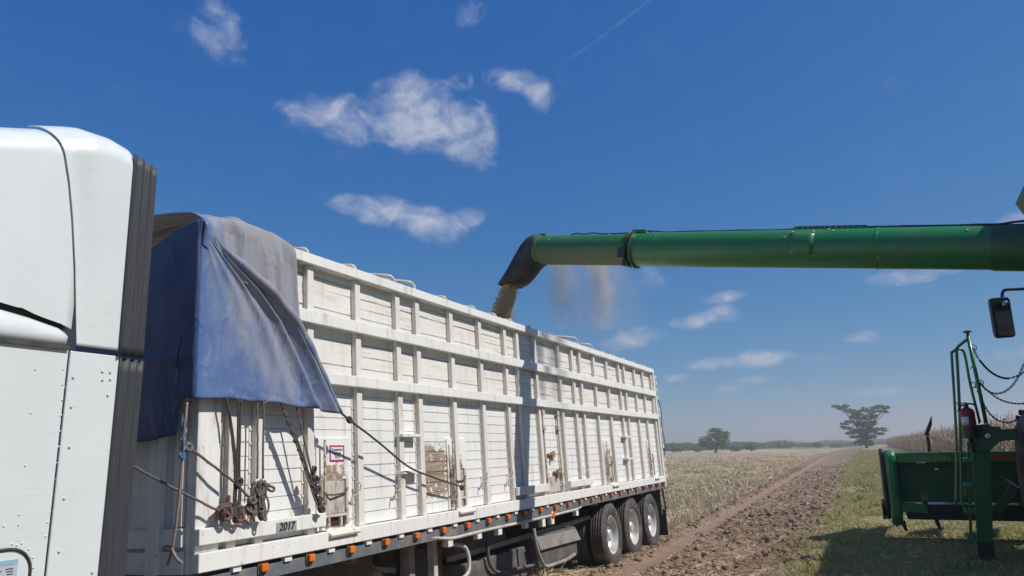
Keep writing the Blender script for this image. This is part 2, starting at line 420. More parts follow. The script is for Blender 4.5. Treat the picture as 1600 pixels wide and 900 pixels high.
b.inputs['Roughness'].default_value = 0.95; b.inputs['Specular IOR Level'].default_value = 0.15
bp = N(t, 'ShaderNodeBump', inp={'Height': MA(t, 'ADD', nB.outputs[0], MA(t, 'MULTIPLY', nC.outputs[0], 0.6)), 'Strength': 0.9, 'Distance': 0.06})
t.links.new(bp.outputs[0], b.inputs['Normal'])

def ground_strip(name, xs):
    X, Y = np.meshgrid(xs, YS, indexing='ij')
    V = np.stack([X, Y, height(X, Y)], -1).reshape(-1, 3)
    n, m_ = len(xs), len(YS)
    i, j = np.meshgrid(np.arange(n-1), np.arange(m_-1), indexing='ij')
    a = (i*m_+j).ravel()
    F = np.stack([a, a+m_, a+m_+1, a+1], -1)
    o = fast_mesh(name, V, F, mt_ground)
    o.data.polygons.foreach_set('use_smooth', np.ones(len(F), bool))
    return tag(o, kind='structure')
ix1 = int(np.argmin(np.abs(XS+5.0))); ix2 = int(np.argmin(np.abs(XS+1.0)))
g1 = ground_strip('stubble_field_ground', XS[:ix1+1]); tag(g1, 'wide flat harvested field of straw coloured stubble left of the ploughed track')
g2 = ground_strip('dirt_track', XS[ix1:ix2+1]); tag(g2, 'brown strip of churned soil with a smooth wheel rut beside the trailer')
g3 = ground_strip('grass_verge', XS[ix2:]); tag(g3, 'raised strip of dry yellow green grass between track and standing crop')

# ------------------------------------------------------------------ loose cover: stubble, straw, clods, grass
def leafy(name, cols, rough=0.8, transl=0.25):
    mt, t, b = base_mat(name)
    ge = N(t, 'ShaderNodeNewGeometry')
    rp = N(t, 'ShaderNodeValToRGB', inp={0: ge.outputs['Random Per Island']})
    cr = rp.color_ramp
    while len(cr.elements) < len(cols): cr.elements.new(0.5)
    for i, c in enumerate(cols):
        cr.elements[i].position = i/(len(cols)-1); cr.elements[i].color = (*c, 1)
    t.links.new(rp.outputs[0], b.inputs['Base Color'])
    b.inputs['Roughness'].default_value = rough; b.inputs['Specular IOR Level'].default_value = 0.2
    tr = N(t, 'ShaderNodeBsdfTranslucent', inp={0: rp.outputs[0]})
    mx = N(t, 'ShaderNodeMixShader', inp={0: transl, 1: b.outputs[0], 2: tr.outputs[0]})
    t.links.new(mx.outputs[0], t.nodes['Material Output'].inputs[0])
    return mt
M_straw = leafy('dry_straw', [(0.40, 0.29, 0.18), (0.64, 0.50, 0.33), (0.80, 0.67, 0.48), (0.50, 0.38, 0.25)])
M_grass = leafy('grass_blades', [(0.22, 0.24, 0.07), (0.41, 0.36, 0.16), (0.60, 0.51, 0.29), (0.24, 0.28, 0.08), (0.49, 0.42, 0.21)])
M_weed = leafy('weed_leaves', [(0.14, 0.21, 0.05), (0.22, 0.29, 0.08), (0.18, 0.24, 0.06)])
M_corn = leafy('dry_maize', [(0.36, 0.26, 0.17), (0.56, 0.44, 0.31), (0.46, 0.35, 0.24), (0.30, 0.22, 0.145)])
M_clod = mat('soil_clods', (0.172, 0.112, 0.077), 0.95, c2=(0.31, 0.215, 0.150), sc=9, bump=0.8, bsc=25, spec=0.1)

def blades(name, X, Y, L, Wd, tilt, M, zoff=0.0, tip=0.35):
    """slender leaning blades or stalks, each a tapered quad bent once"""
    n = len(X); a = rng.uniform(0, 2*np.pi, n); a2 = rng.uniform(0, 2*np.pi, n)
    Z = height(X, Y)+zoff
    base = np.stack([X, Y, Z], -1)
    lean = np.stack([np.cos(a)*np.sin(tilt), np.sin(a)*np.sin(tilt), np.cos(tilt)], -1)
    side = np.stack([np.cos(a2), np.sin(a2), np.zeros(n)], -1)
    side = side - lean*np.sum(side*lean, -1, keepdims=True); side /= np.linalg.norm(side, axis=-1, keepdims=True)+1e-9
    wv = side*(Wd/2)[:, None]; lv = lean*L[:, None]
    droop = np.stack([np.cos(a)*0.18*L, np.sin(a)*0.18*L, -0.06*L], -1)
    mid = base+lv*0.55; top = base+lv+droop
    V = np.stack([base-wv, base+wv, mid+wv*0.9, mid-wv*0.9, top+wv*tip, top-wv*tip], 1).reshape(-1, 3)
    o = np.arange(n)*6
    F = np.concatenate([np.stack([o, o+1, o+2, o+3], -1), np.stack([o+3, o+2, o+4, o+5], -1)])
    return fast_mesh(name, V, F, M)
def logu(n, a, b): return np.exp(rng.uniform(np.log(a), np.log(b), n))

# stubble stalks in rows, and litter, on the field
n = 46000
Y = logu(n, 9.5, 170); X = edge_l(Y) - 0.1 - rng.uniform(0, 1, n)**1.4*(0.34*Y)
X = np.round(X/0.38)*0.38 + rng.normal(0, 0.05, n)
keep = (X < edge_l(Y)-0.1) & (fbm(X*0.5, Y*0.22, 3, 77) > rng.uniform(-.16, .14, n))
X, Y = X[keep], Y[keep]; n = len(X); ds = np.sqrt(Y/16).clip(1, 2.6)
o = blades('corn_stubble', X, Y, rng.uniform(0.08, 0.34, n), rng.uniform(0.012, 0.03, n)*ds, rng.uniform(0, 0.6, n), M_straw, -0.02, 0.7)
tag(o, 'short cut straw coloured stalks standing in rows over the harvested field', kind='stuff')
n = 66000
Y = logu(n, 8.5, 150); X = edge_l(Y) + 0.05 - rng.uniform(0, 1, n)**1.3*(0.34*Y)
keep = fbm(X*0.7, Y*0.4, 3, 88) > -0.10-0.14*(X < edge_l(Y)-0.6)
X, Y = X[keep], Y[keep]
# some straw lies on the churned soil too
n2 = 36000; Y2 = logu(n2, 9.0, 90); X2 = rng.uniform(-4.6, -0.9, n2)
k2 = (fbm(X2*1.3, Y2*0.8, 3, 66) > -0.02) & (np.abs(X2-rut_x(Y2)) > 0.22)
X3 = rng.uniform(-.3, 4.4, 1500); Y3 = rng.uniform(10.5, 17, 1500)
X = np.r_[X, X2[k2], X3]; Y = np.r_[Y, Y2[k2], Y3]; n = len(X); ds = np.sqrt(Y/16).clip(1, 2.6)
o = blades('straw_litter', X, Y, np.where(X < edge_l(Y), rng.uniform(0.05, 0.28, n), rng.uniform(0.03, 0.15, n)), np.where(X < edge_l(Y), rng.uniform(0.008, 0.026, n), rng.uniform(0.005, 0.016, n))*ds, rng.uniform(1.15, 1.56, n), M_straw, 0.012, 0.5)
tag(o, 'dry straw and leaf litter lying over field and churned soil', kind='stuff')

# clods on the churned soil
def clods(name, X, Y, R):
    ico = []
    ph = (1+5**0.5)/2
    for a_, b_ in ((-1, ph), (1, ph), (-1, -ph), (1, -ph)):
        ico += [(a_, b_, 0), (0, a_, b_), (b_, 0, a_)]
    ico = np.array(ico, float); ico /= np.linalg.norm(ico[0])
    from itertools import combinations
    dmin = min(np.linalg.norm(p-q) for p, q in combinations(ico, 2))
    F0 = []
    for tri in combinations(range(12), 3):
        if all(abs(np.linalg.norm(ico[p]-ico[q])-dmin) < 0.01 for p, q in combinations(tri, 2)):
            c = ico[list(tri)].mean(0); nn = np.cross(ico[tri[1]]-ico[tri[0]], ico[tri[2]]-ico[tri[0]])
            F0.append(tri if np.dot(nn, c) > 0 else tri[::-1])
    # one level of subdivision
    vs = [tuple(p) for p in ico]; cache = {}
    def midp(i, j):
        key = (min(i, j), max(i, j))
        if key not in cache:
            p = (np.array(vs[i])+np.array(vs[j]))/2; vs.append(tuple(p/np.linalg.norm(p))); cache[key] = len(vs)-1
        return cache[key]
    F1 = []
    for (i, j, k_) in F0:
        p, q, r_ = midp(i, j), midp(j, k_), midp(k_, i)
        F1 += [(i, p, r_), (p, j, q), (r_, q, k_), (p, q, r_)]
    P = np.array(vs); F1 = np.array(F1); nv = len(P)
    n = len(X)
    sc = np.stack([R*rng.uniform(.7, 1.3, n), R*rng.uniform(.7, 1.3, n), R*rng.uniform(.5, .95, n)], -1)
    V = P[None]*sc[:, None]*(1+rng.uniform(-0.42, 0.36, (n, nv, 1)))
    a = rng.uniform(0, 2*np.pi, n); ca, sa = np.cos(a)[:, None], np.sin(a)[:, None]
    vx = V[..., 0]*ca-V[..., 1]*sa; vy = V[..., 0]*sa+V[..., 1]*ca
    V = np.stack([vx+X[:, None], vy+Y[:, None], V[..., 2]+(height(X, Y)+R*0.15)[:, None]], -1).reshape(-1, 3)
    F = (F1[None]+(np.arange(n)*nv)[:, None, None]).reshape(-1, 3)
    return fast_mesh(name, V, F, M_clod)
n = 11000; Y = logu(n, 9.0, 70); X = edge_l(Y)-0.25+rng.uniform(0, 1, n)*(edge_r(Y)-edge_l(Y)+0.3)
R = np.exp(rng.normal(np.log(0.0185), 0.62, n)).clip(0.008, 0.085)
keep = (np.abs(X-rut_x(Y)) > 0.24) & (fbm(X*1.1, Y*0.8, 3, 55) > -0.12)
o = clods('soil_clods', X[keep], Y[keep], R[keep]); tag(o, 'brown clods of churned soil along the track', kind='stuff')

# verge grass, thinner near the combine's wheels
n = 230000
Y = logu(n, 7.5, 150); X = edge_r(Y)-0.1+rng.uniform(0, 1, n)*(5.7+0*Y)-np.abs(rng.normal(0, .32, n))*(rng.uniform(0, 1, n) > .6)
dens = fbm(X*0.9, Y*0.5, 3, 99)
keep = dens > -0.17
X, Y = X[keep], Y[keep]; n = len(X); ds = np.sqrt(Y/12).clip(0.9, 3.0)
o = blades('grass', X, Y, rng.uniform(0.025, 0.095, n)*(1+0.9*(fbm(X*1.1, Y*0.9, 2, 123) > 0.2)), rng.uniform(0.005, 0.011, n)*ds, rng.uniform(0.1, 1.3, n), M_grass, -0.01, 0.15)
tag(o, 'dry yellow green grass on the raised verge', kind='stuff')
# leafy weeds in clumps
cx = []
for i in range(46):
    yy = float(logu(1, 9.5, 50)[0]); xx = rng.uniform(-0.9, 4.2)
    kk = int(rng.integers(8, 26)); rr = rng.uniform(0.05, 0.2)
    cx.append(np.stack([rng.normal(xx, rr, kk), rng.normal(yy, rr, kk)], -1))
for i in range(300):
    yy = float(logu(1, 16, 130)[0]); xx = edge_l(yy)-rng.uniform(0.5, 0.22*yy)
    kk = int(rng.integers(20, 60)); rr = rng.uniform(0.2, 0.7)
    cx.append(np.stack([rng.normal(xx, rr, kk), rng.normal(yy, rr*1.5, kk)], -1))
cx = np.concatenate(cx); n = len(cx)
o = blades('weeds', cx[:, 0], cx[:, 1], rng.uniform(0.05, 0.20, n), rng.uniform(0.012, 0.03, n)*np.sqrt(cx[:, 1]/12).clip(1, 2), rng.uniform(0.2, 1.3, n), M_weed, 0.0, 0.2)
tag(o, 'low green weeds scattered over verge and field', kind='stuff')

# ------------------------------------------------------------------ standing dry maize, right of the verge
def maize():
    V = []; F = []; o = 0
    xs_, ys_ = [], []
    for j in range(13):
        st = 0.22 if j < 5 else 0.4
        yv = np.arange(16.5, 230, st); yv = yv + rng.normal(0, 0.05, len(yv))
        xs_.append(4.75+0.76*j+rng.normal(0, 0.05, len(yv))); ys_.append(yv)
    X = np.concatenate(xs_); Y = np.concatenate(ys_)
    far_ = Y > 70; kp = ~far_ | (rng.uniform(0, 1, len(Y)) < 0.6)
    X, Y = X[kp], Y[kp]
    n = len(X); Z = height(X, Y); Hh = rng.normal(1.98, 0.16, n)
    base = np.stack([X, Y, Z], -1)
    parts = []
    # stalk: two crossed thin quads; leaves: drooping two-segment quads; tassel
    def quadset(p0, p1, side, w0, w1):
        return np.stack([p0-side*w0, p0+side*w0, p1+side*w1, p1-side*w1], 1)
    up = np.zeros((n, 3)); up[:, 2] = Hh
    up[:, 0] = rng.normal(0, 0.12, n); up[:, 1] = rng.normal(0, 0.12, n)
    for q in range(2):
        s_ = np.zeros((n, 3)); s_[:, q] = 1
        parts.append(quadset(base, base+up, s_, 0.015, 0.006))
    for q in range(8):
        f0 = rng.uniform(0.2, 0.9, n)[:, None]; a = rng.uniform(0, 2*np.pi, n)
        d = np.stack([np.cos(a), np.sin(a), np.zeros(n)], -1); s_ = np.stack([-np.sin(a), np.cos(a), np.zeros(n)], -1)
        L = rng.uniform(0.25, 0.5, n)[:, None]
        p0 = base+up*f0; p1 = p0+d*L*0.6; p1[:, 2] += (L*0.45)[:, 0]; p2 = p1+d*L*0.45; p2[:, 2] -= (L*rng.uniform(0.5, 1.5, n)[:, None])[:, 0]
        parts.append(quadset(p0, p1, s_, 0.02, 0.032)); parts.append(quadset(p1, p2, s_, 0.032, 0.006))
    for q in range(3):
        a = rng.uniform(0, 2*np.pi, n); d = np.stack([np.cos(a)*0.12, np.sin(a)*0.12, rng.uniform(0.12, 0.3, n)], -1)
        s_ = np.stack([-np.sin(a), np.cos(a), np.zeros(n)], -1)
        parts.append(quadset(base+up, base+up+d, s_, 0.006, 0.006))
    V = np.concatenate(parts).reshape(-1, 3)
    F = np.arange(len(V)).reshape(-1, 4)
    return fast_mesh('maize_crop', V, F, M_corn)
tag(maize(), 'tall dry brown maize still standing right of the grass verge', kind='stuff')

# ------------------------------------------------------------------ trees and shrubs far off
M_bark = mat('bark', (0.16, 0.12, 0.09), 0.9, c2=(0.09, 0.07, 0.055), sc=4, stretch=(1, 1, .3))
M_leafA = leafy('tree_leaves', [(0.06, 0.12, 0.03), (0.11, 0.19, 0.05), (0.08, 0.15, 0.038), (0.14, 0.21, 0.065)], 0.6, 0.35)
M_leafB = leafy('shrub_leaves', [(0.06, 0.10, 0.03), (0.11, 0.15, 0.05), (0.08, 0.12, 0.04)], 0.7, 0.2)
def crown_mesh(name, pads, M, leaf, dens, parent):
    """pads: (centre, radii); leaf clumps scattered through the volume of each pad"""
    cs_ = []
    for (c, r) in pads:
        vol = r[0]*r[1]*r[2]
        n = int(dens*vol**0.75)+12
        g = rng.normal(0, 1, (n, 3)); g /= np.linalg.norm(g, axis=1, keepdims=True)
        q = g*(rng.uniform(0.12, 1, n)**0.45)[:, None]
        lump = 1+0.5*(fbm(g[:, 0]*2.3+c[0], g[:, 1]*2.3+g[:, 2]*2.1+c[2], 3, 3))
        cs_.append(q*np.array(r)*lump[:, None]+np.array(c))
    P = np.concatenate(cs_); n = len(P)
    a = rng.normal(0, 1, (n, 3)); a /= np.linalg.norm(a, axis=1, keepdims=True)
    b_ = rng.normal(0, 1, (n, 3)); b_ -= a*np.sum(a*b_, 1, keepdims=True); b_ /= np.linalg.norm(b_, axis=1, keepdims=True)
    s1 = (leaf*rng.uniform(0.4, 1.5, n))[:, None]; s2 = (leaf*rng.uniform(0.3, 0.8, n))[:, None]
    V = np.stack([P-a*s1, P+b_*s2, P+a*s1, P-b_*s2], 1).reshape(-1, 3)
    F = np.arange(len(V)).reshape(-1, 4)
    return fast_mesh(name, V, F, M, parent)
def tree(name, label, cat, px, d, pads, trunk_r, fork, leaf, dens, M, group):
    a = math.radians(azel(px, 690)[0]); x0, y0 = d*math.sin(a), d*math.cos(a)
    z0 = float(height(np.array([x0]), np.array([y0]))[0])
    t = thing(name, label, cat, (x0, y0, z0-0.05), (0, 0, 0), group)
    mb = MB()
    mb.tube([(0, 0, -0.3), (0.03*fork, 0, fork*0.5), (0, 0, fork)], [trunk_r*1.35, trunk_r, trunk_r*0.85], 9)
    for (c, r) in pads:
        c = np.array(c)
        mid = np.array([c[0]*0.45, c[1]*0.45, fork+(c[2]-fork)*0.6])
        mb.tube(spline([(0, 0, fork*0.92), mid, c], 4), list(np.linspace(trunk_r*0.5, trunk_r*0.10, 9)), 6)
    mb.build('trunk', M_bark, t)
    crown_mesh('crown', pads, M, leaf, dens, t)
    return t
def D(px, d): return 0
# spreading tree at the end of the verge: its pads measured off the photo (metres right of the trunk, metres up)
k = 300/1150.0
def pads_px(lst, base_px, base_py, d):
    s = d/1150.0
    return [(((px-base_px)*s*(.90 if base_px == 1353 else 1), rng.uniform(-1, 1)*rx*s*0.5, (base_py-py)*s), (rx*s, (rx*0.8)*s, ry*s)) for (px, py, rx, ry) in lst]
P1 = pads_px([(1316,639,6,2.2),(1324,642,8,3),(1331,639,5,2.5),(1334,646,8,3),(1343,648,8,4),(1347,651,5,3),(1357,646,7,4),(1365,648,7,4),(1371,643,6,3),(1378,642,7,3),(1385,644,6,2.5),(1389,643,3,2),(1380,648,8,2.5),(1386,650,4,1.5),(1340,655,8,4),(1350,655,9,5),(1361,656,9,5),(1368,655,6,3),(1333,661,7,2),(1327,664,6,2),(1322,664,3,1.5),(1329,670,7,2.5),(1323,668,4,1.5),(1345,664,9,5),(1356,666,9,6),(1366,664,7,4),(1332,677,8,2.5),(1341,674,8,4),(1352,675,9,5),(1363,674,8,4),(1371,673,7,3),(1379,672,5,2),(1382,675,4,1.5),(1374,679,7,2.5),(1338,682,8,2.5),(1350,684,9,3.5),(1361,683,9,3),(1345,688,7,2.5),(1357,689,7,2.5),(1348,692,6,2),(1358,693,6,2),(1340,690,4,2)], 1353, 698, 200)
tree('spreading_tree', 'wide spreading tree with layered open branches at the far end of the grass verge', 'tree', 1353, 200, P1, 0.30, 1.9, 0.21, 190, M_leafA, 'trees on the horizon')
P2 = pads_px([(1104,682,11,7),(1119,672,12,8),(1128,680,12,8),(1133,674,7,6),(1113,689,12,6),(1098,688,7,4),(1127,690,11,5),(1120,667,8,4)], 1117, 700, 220)
tree('round_tree', 'broad dark round tree above the hedge left of the track', 'tree', 1117, 220, P2, 0.36, 1.4, 0.28, 105, M_leafA, 'trees on the horizon')
for (px, w_, h_, d, lb) in [(1055, 9, 9, 250, 'low dark shrub nearest the rear of the trailer on the horizon'), (1088, 7, 6, 255, 'small low shrub just left of the broad dark round tree'),
        (1148, 10, 9, 240, 'pale green shrub just right of the broad dark round tree'), (1173, 9, 11, 240, 'taller domed shrub second to the right of the broad round tree'),
        (1277, 8, 9, 320, 'lone square cut dark tree standing between the two big trees'), (1202, 8, 6, 460, 'faint low shrub midway along the far tree line'),
        (1233, 9, 6, 480, 'faint distant shrub left of the lone square cut tree'), (1318, 7, 5, 470, 'faint distant shrub just left of the spreading tree'), (1306, 10, 5, 330, 'low green bush on the field edge left of the spreading tree')]:
    P = pads_px([(px-w_*0.4, 699-h_*0.5, w_*0.55, h_*0.5), (px+w_*0.35, 699-h_*0.45, w_*0.6, h_*0.45), (px, 699-h_*0.7, w_*0.5, h_*0.35)], px, 699, d)
    tree('shrub', lb, 'shrub', px, d, P, 0.14, h_*0.25*d/1150, 0.30, 70, M_leafB, 'shrubs on the horizon')
# hedge and the far wood along the horizon: one mass
pads = []
for i in range(150):
    a = rad(rng.uniform(-42, 14)); d = rng.uniform(330, 420); hgt = rng.uniform(1.2, 3.0)
    if a > rad(-5): hgt *= 0.55; d += 60
    pads.append(((d*math.sin(a), d*math.cos(a), hgt*0.45), (rng.uniform(3, 8), 4, hgt*0.6)))
for i in range(110):
    a = rad(rng.uniform(-50, 40)); d = rng.uniform(620, 700); hgt = rng.uniform(2.0, 4.2)
    pads.append(((d*math.sin(a), d*math.cos(a), hgt*0.4), (rng.uniform(8, 20), 6, hgt*0.6)))
o = crown_mesh('far_hedge', pads, M_leafB, 0.8, 16, None)
tag(o, 'far green hedge and scrub along the horizon', kind='stuff')
# ------------------------------------------------------------------ grain trailer (leans 3 degrees away with the cross slope)
TO = (-3.94, 0.0, 0.0); TROT = (0.0, rad(-3.0), 0.0)
_ux = np.array([math.cos(rad(3)), 0, math.sin(rad(3))]); _uz = np.array([-math.sin(rad(3)), 0, math.cos(rad(3))])
def T(px, py, x=0.0):
    """photo pixel -> trailer coordinates on the lengthwise plane at x"""
    d = ray(px, py); c = EYE-np.array(TO); tt = (x-c@_ux)/(d@_ux); P = c+d*tt
    return np.array([x, P[1], P@_uz])
def TF(px, py, y):
    """photo pixel -> trailer coordinates on the crosswise plane at y"""
    d = ray(px, py); c = EYE-np.array(TO); tt = (y-c[1])/d[1]; P = c+d*tt
    return np.array([P@_ux, y, P@_uz])
M_rail = paint_white('rail_paint', (0.83, 0.815, 0.775), 0.55, 0.58)
M_post = paint_white('post_paint', (0.77, 0.73, 0.67), 0.5, 0.5)
M_low = paint_white('lower_slats_paint', (0.85, 0.84, 0.81), 0.45, 0.42, patch=[(6.50, 7.06, 1.52, 1.98, 1.05), (5.0, 5.32, 1.66, 1.84, 1.1), (7.12, 7.4, 1.66, 1.86, 1.1), (12.42, 12.75, 1.4, 1.95, .75), (15.24, 15.55, 1.4, 1.9, .75), (4.9, 5.5, 1.30, 1.40, .5), (9.75, 10.35, 1.36, 1.5, .55)])
M_up = paint_white('upper_boards_paint', (0.82, 0.78, 0.715), 0.4, 0.35, wood=0.5)
M_strip = paint_white('strip_paint', (0.76, 0.70, 0.61), 0.6, 0.75)
M_inner = mat('inner_wall_paint', (0.62, 0.60, 0.55), 0.7, dirt=(0.35, 0.28, 0.2))
M_rust = mat('rust', (0.30, 0.17, 0.10), 0.9, c2=(0.45, 0.30, 0.19), sc=18, dirt=(0.16, 0.09, 0.06), damt=0.8, dsc=14, bump=0.4)
M_rustpaint = paint_white('rusty_paint', (0.62, 0.55, 0.45), 1.0, 1.35)
M_oldwood = mat('weathered_wood', (0.46, 0.40, 0.35), 0.9, c2=(0.64, 0.58, 0.52), sc=14, stretch=(1, 3, .5), dirt=(0.16, 0.12, 0.10), damt=0.8, dsc=9, bump=0.6, bsc=40)
M_darksteel = mat('dark_chassis_steel', (0.075, 0.075, 0.078), 0.7, c2=(0.12, 0.11, 0.10), sc=6, dirt=(0.22, 0.17, 0.13), damt=0.7, dsc=5)
M_greysteel = mat('dusty_grey_steel', (0.33, 0.31, 0.29), 0.75, c2=(0.24, 0.22, 0.20), sc=5, dirt=(0.20, 0.14, 0.10), damt=0.7, dsc=6)
M_bluegrey = mat('blue_grey_beam_paint', (0.105, 0.125, 0.145), 0.6, c2=(0.16, 0.17, 0.18), sc=5, dirt=(0.28, 0.23, 0.18), damt=0.8, dsc=6)
M_amber = mat('amber_lens', (0.80, 0.20, 0.02), 0.25, c2=(0.70, 0.15, 0.015), coat=0.3, rv=0.05)
M_redlens = mat('red_lens', (0.55, 0.03, 0.02), 0.3, coat=0.3, rv=0.05)
M_tyre = mat('tyre_rubber', (0.042, 0.041, 0.041), 0.8, c2=(0.075, 0.07, 0.066), sc=7, dirt=(0.20, 0.155, 0.12), damt=0.65, dsc=5, bump=0.2, bsc=60)
M_rim = mat('wheel_rim_paint', (0.66, 0.66, 0.65), 0.45, c2=(0.55, 0.55, 0.53), sc=5, dirt=(0.30, 0.24, 0.19), damt=0.6, dsc=5, metal=0.25)
M_rubber = mat('black_rubber', (0.022, 0.022, 0.024), 0.7, c2=(0.04, 0.04, 0.042), dirt=(0.15, 0.12, 0.1), damt=0.4)
M_galv = mat('pale_pipe_paint', (0.62, 0.60, 0.56), 0.5, c2=(0.5, 0.46, 0.40), sc=9, dirt=(0.28, 0.17, 0.1), damt=0.5, dsc=8)
M_plate = mat('number_plate_grey', (0.34, 0.35, 0.35), 0.5, c2=(0.28, 0.29, 0.29), sc=14)
M_ink = mat('black_lettering', (0.02, 0.02, 0.022), 0.6)
M_paper = mat('white_sign_paper', (0.76, 0.77, 0.78), 0.5, c2=(0.70, 0.70, 0.72))
M_pink = mat('magenta_border', (0.46, 0.028, 0.15), 0.5, c2=(0.40, 0.025, 0.13))

TL, TR_ = 3.68, 16.14
trailer = thing('grain_trailer', 'long white slat sided grain trailer with amber marker lights and three axles', 'trailer', TO, TROT)
PANX = -0.098
# side walls: boards with a groove between, thick to the inside
def side_panel(name, z0, z1, nb, M, wob):
    mb = MB(); ys = np.arange(TL+0.02, TR_-0.02, 0.16); zs = []
    pit = (z1-z0)/nb
    for i in range(nb):
        a = z0+pit*i; g = 0.006
        zs += [(a, -0.012), (a+g*0.6, -0.012), (a+g, 0.0), (a+pit-g*0.3, 0.0), (a+pit-0.001, -0.012)]
    def fn(u, v):
        j = int(round(u*(len(ys)-1))); i = int(round(v*(len(zs)-1)))
        z, dx = zs[i]; bay = ys[j]
        bi = i//5
        off = wob*(float(vnoise(bay*1.7, bi*3.1, 4))-0.5) if 0 < bi else 0
        dxx = wob*0.35*(float(vnoise(bay*2.3, bi*5.7, 8))-0.5)
        return (PANX+dx+dxx, ys[j], z+off)
    mb.grid(fn, len(ys)-1, len(zs)-1, smooth=False)
    return mb.build(name, M, trailer)
side_panel('side_panel', 1.33, 2.56, 12, M_low, 0.004)
side_panel('side_panel', 2.60, 3.05, 4, M_up, 0.022)
side_panel('side_panel', 3.10, 3.56, 5, M_up, 0.024)
mb = MB(); mb.box(-0.135, -0.112, TL+.02, TR_-.02, 1.25, 3.56); mb.build('inner_side_wall', M_inner, trailer)
mb = MB(); mb.box(-2.60, -2.50, TL, TR_, 1.20, 3.58)
for yy in np.arange(TL+.3, TR_, 0.68): mb.box(-2.66, -2.60, yy, yy+.08, 1.2, 3.58)
mb.build('far_side_wall', M_up, trailer)
mb = MB(); mb.box(-2.49, -0.14, TL+.08, TR_-.08, 1.16, 1.24); mb.build('floor', M_greysteel, trailer)
# rails
def rail(name, x0, x1, y0, y1, z0, z1, M=M_rail):
    mb = MB(); mb.box(x0, x1, y0, y1, z0, z1); return mb.build(name, M, trailer, bevel=0.006)
rail('top_rail', -0.13, -0.055, TL, 4.46, 3.50, 3.58)
rail('top_rail', -0.13, 0.0, 4.461, TR_+.02, 3.535, 3.625)
rail('middle_rail', -0.0445, 0.002, TL+.03, TR_, 3.022, 3.130)
rail('middle_rail', -0.0445, 0.002, TL+.03, TR_, 2.525, 2.622)
rail('bottom_rail', -0.092, 0.004, TL, TR_+.02, 1.206, 1.328)
rail('short_rail', -0.044, 0.002, TL, 4.955, 1.376, 1.482)
rail('short_rail', -0.044, 0.002, 8.64, 9.66, 1.382, 1.482)
rail('short_rail', -0.044, 0.002, 10.49, 11.48, 1.380, 1.475)
# posts
post_px = [490, 564.3, 627, 658, 711, 755.8, 795, 814.5, 842, 878.5, 900, 912, 934, 954, 972.5, 981, 997, 1010, 1023]
posts = []
for px in post_px:
    py = 540+96*(px-490)/538.0
    posts.append(T(px, py, -0.05)[1])
posts = [4.04, 4.30] + posts
for i, yr in enumerate(posts):
    mb = MB(); wd = 0.078
    if i == 10: continue
    mb.box(-0.0975, -0.046, yr-wd, yr, 1.33, 3.533)
    if yr < 5.0 or 8.6 < yr < 9.7 or 10.4 < yr < 11.5:
        mb.box(-0.0975, -0.048, yr-wd, yr, 1.26, 1.329)
    mb.build('post', M_post, trailer, bevel=0.004)
mb = MB(); mb.box(-0.0975, -0.046, posts[10]-.078, posts[10], 1.33, 3.533); mb.build('post', M_post, trailer, bevel=0.004)
mb = MB(); mb.box(-0.0975, -0.04, TL, TL+0.20, 1.33, 3.533); mb.box(-0.13, -0.0885, TL, TL+.06, 1.2, 3.533); mb.build('corner_post', M_rail, trailer, bevel=0.006)
mb = MB(); mb.box(-0.12, -0.01, TR_-0.045, TR_+0.05, 1.1, 3.533); mb.build('corner_post', M_rail, trailer, bevel=0.006)
# rivet strips: a thin flange with small bolts left of each post
for i, yr in enumerate(posts):
    mb = MB(); yb = yr-0.078-0.014
    mb.box(PANX-0.001, PANX+0.006, yb-.010, yb+.010, 1.34, 2.52)
    for zz in np.arange(1.42, 2.5, 0.1025): mb.box(PANX+.004, PANX+.013, yb-.008, yb+.008, zz-.008, zz+.008)
    mb.build('rivet_strip', M_strip, trailer)
# flat plates, chutes
def chute(y0, y1, z0, z1, ztop):
    mb = MB(); mb.box(PANX, PANX+0.014, y0-0.03, y1+0.09, z0-.02, ztop); mb.build('chute_plate', M_low, trailer)
    ch = MB(); ch.box(PANX+.014, PANX+0.034, y0+.045, y1-.03, z0+.10, z1)
    d = ch.build('chute_door', M_oldwood, trailer, bevel=0.006)
    h = MB(); h.tube([(PANX+.04, y0+.06, z0+(z1-z0)*.72), (PANX+.07, y0+.12, z0+(z1-z0)*.70), (PANX+.05, y1-.04, z0+(z1-z0)*.73), (PANX+.06, y1-.02, z0+(z1-z0)*.84)], .008, 6)
    h.build('handle', M_darksteel, d)
    f = MB()
    f.box(PANX+.014, PANX+.05, y0, y0+.035, z0, z1+.02); f.box(PANX+.014, PANX+.05, y1-.03, y1, z0, z1+.02)
    f.box(PANX+.014, PANX+.05, y0+.035, y1-.03, z0+.075, z0+.098)
    f.box(PANX+.014, PANX+.044, y0+.08, y0+.11, z0, z0+.075); f.box(PANX+.014, PANX+.044, y1-.10, y1-.075, z0, z0+.075)
    f.tube([(PANX+.06, y0+.02, ztop-.02), (PANX+.06, y0+.02, z0+.1)], .011, 7)
    f.build('chute_frame', M_rustpaint, trailer, bevel=.003)
    g = MB(); g.box(PANX+.0145, PANX+.018, y0+.035, y1-.03, z0, z0+.075); g.build('chute_opening', M_rubber, trailer)  # black sheet stands in for the shade inside the open chute
    l = MB(); l.obox((0.0, (y0+y1)/2+.03, z0-.045), (0, (y1-y0)/2+.02, 0), (.035, 0, -.024), (.004, 0, .008))
    l.build('chute_lip', M_strip, trailer)
chute(4.97, 5.31, 1.36, 1.72, 2.08)
chute(7.10, 7.40, 1.36, 1.74, 2.08)
for (a, b_) in ((729, 749), (946, 957), (1008, 1016)): pass
chute(12.42, 12.72, 1.36, 1.78, 2.08)
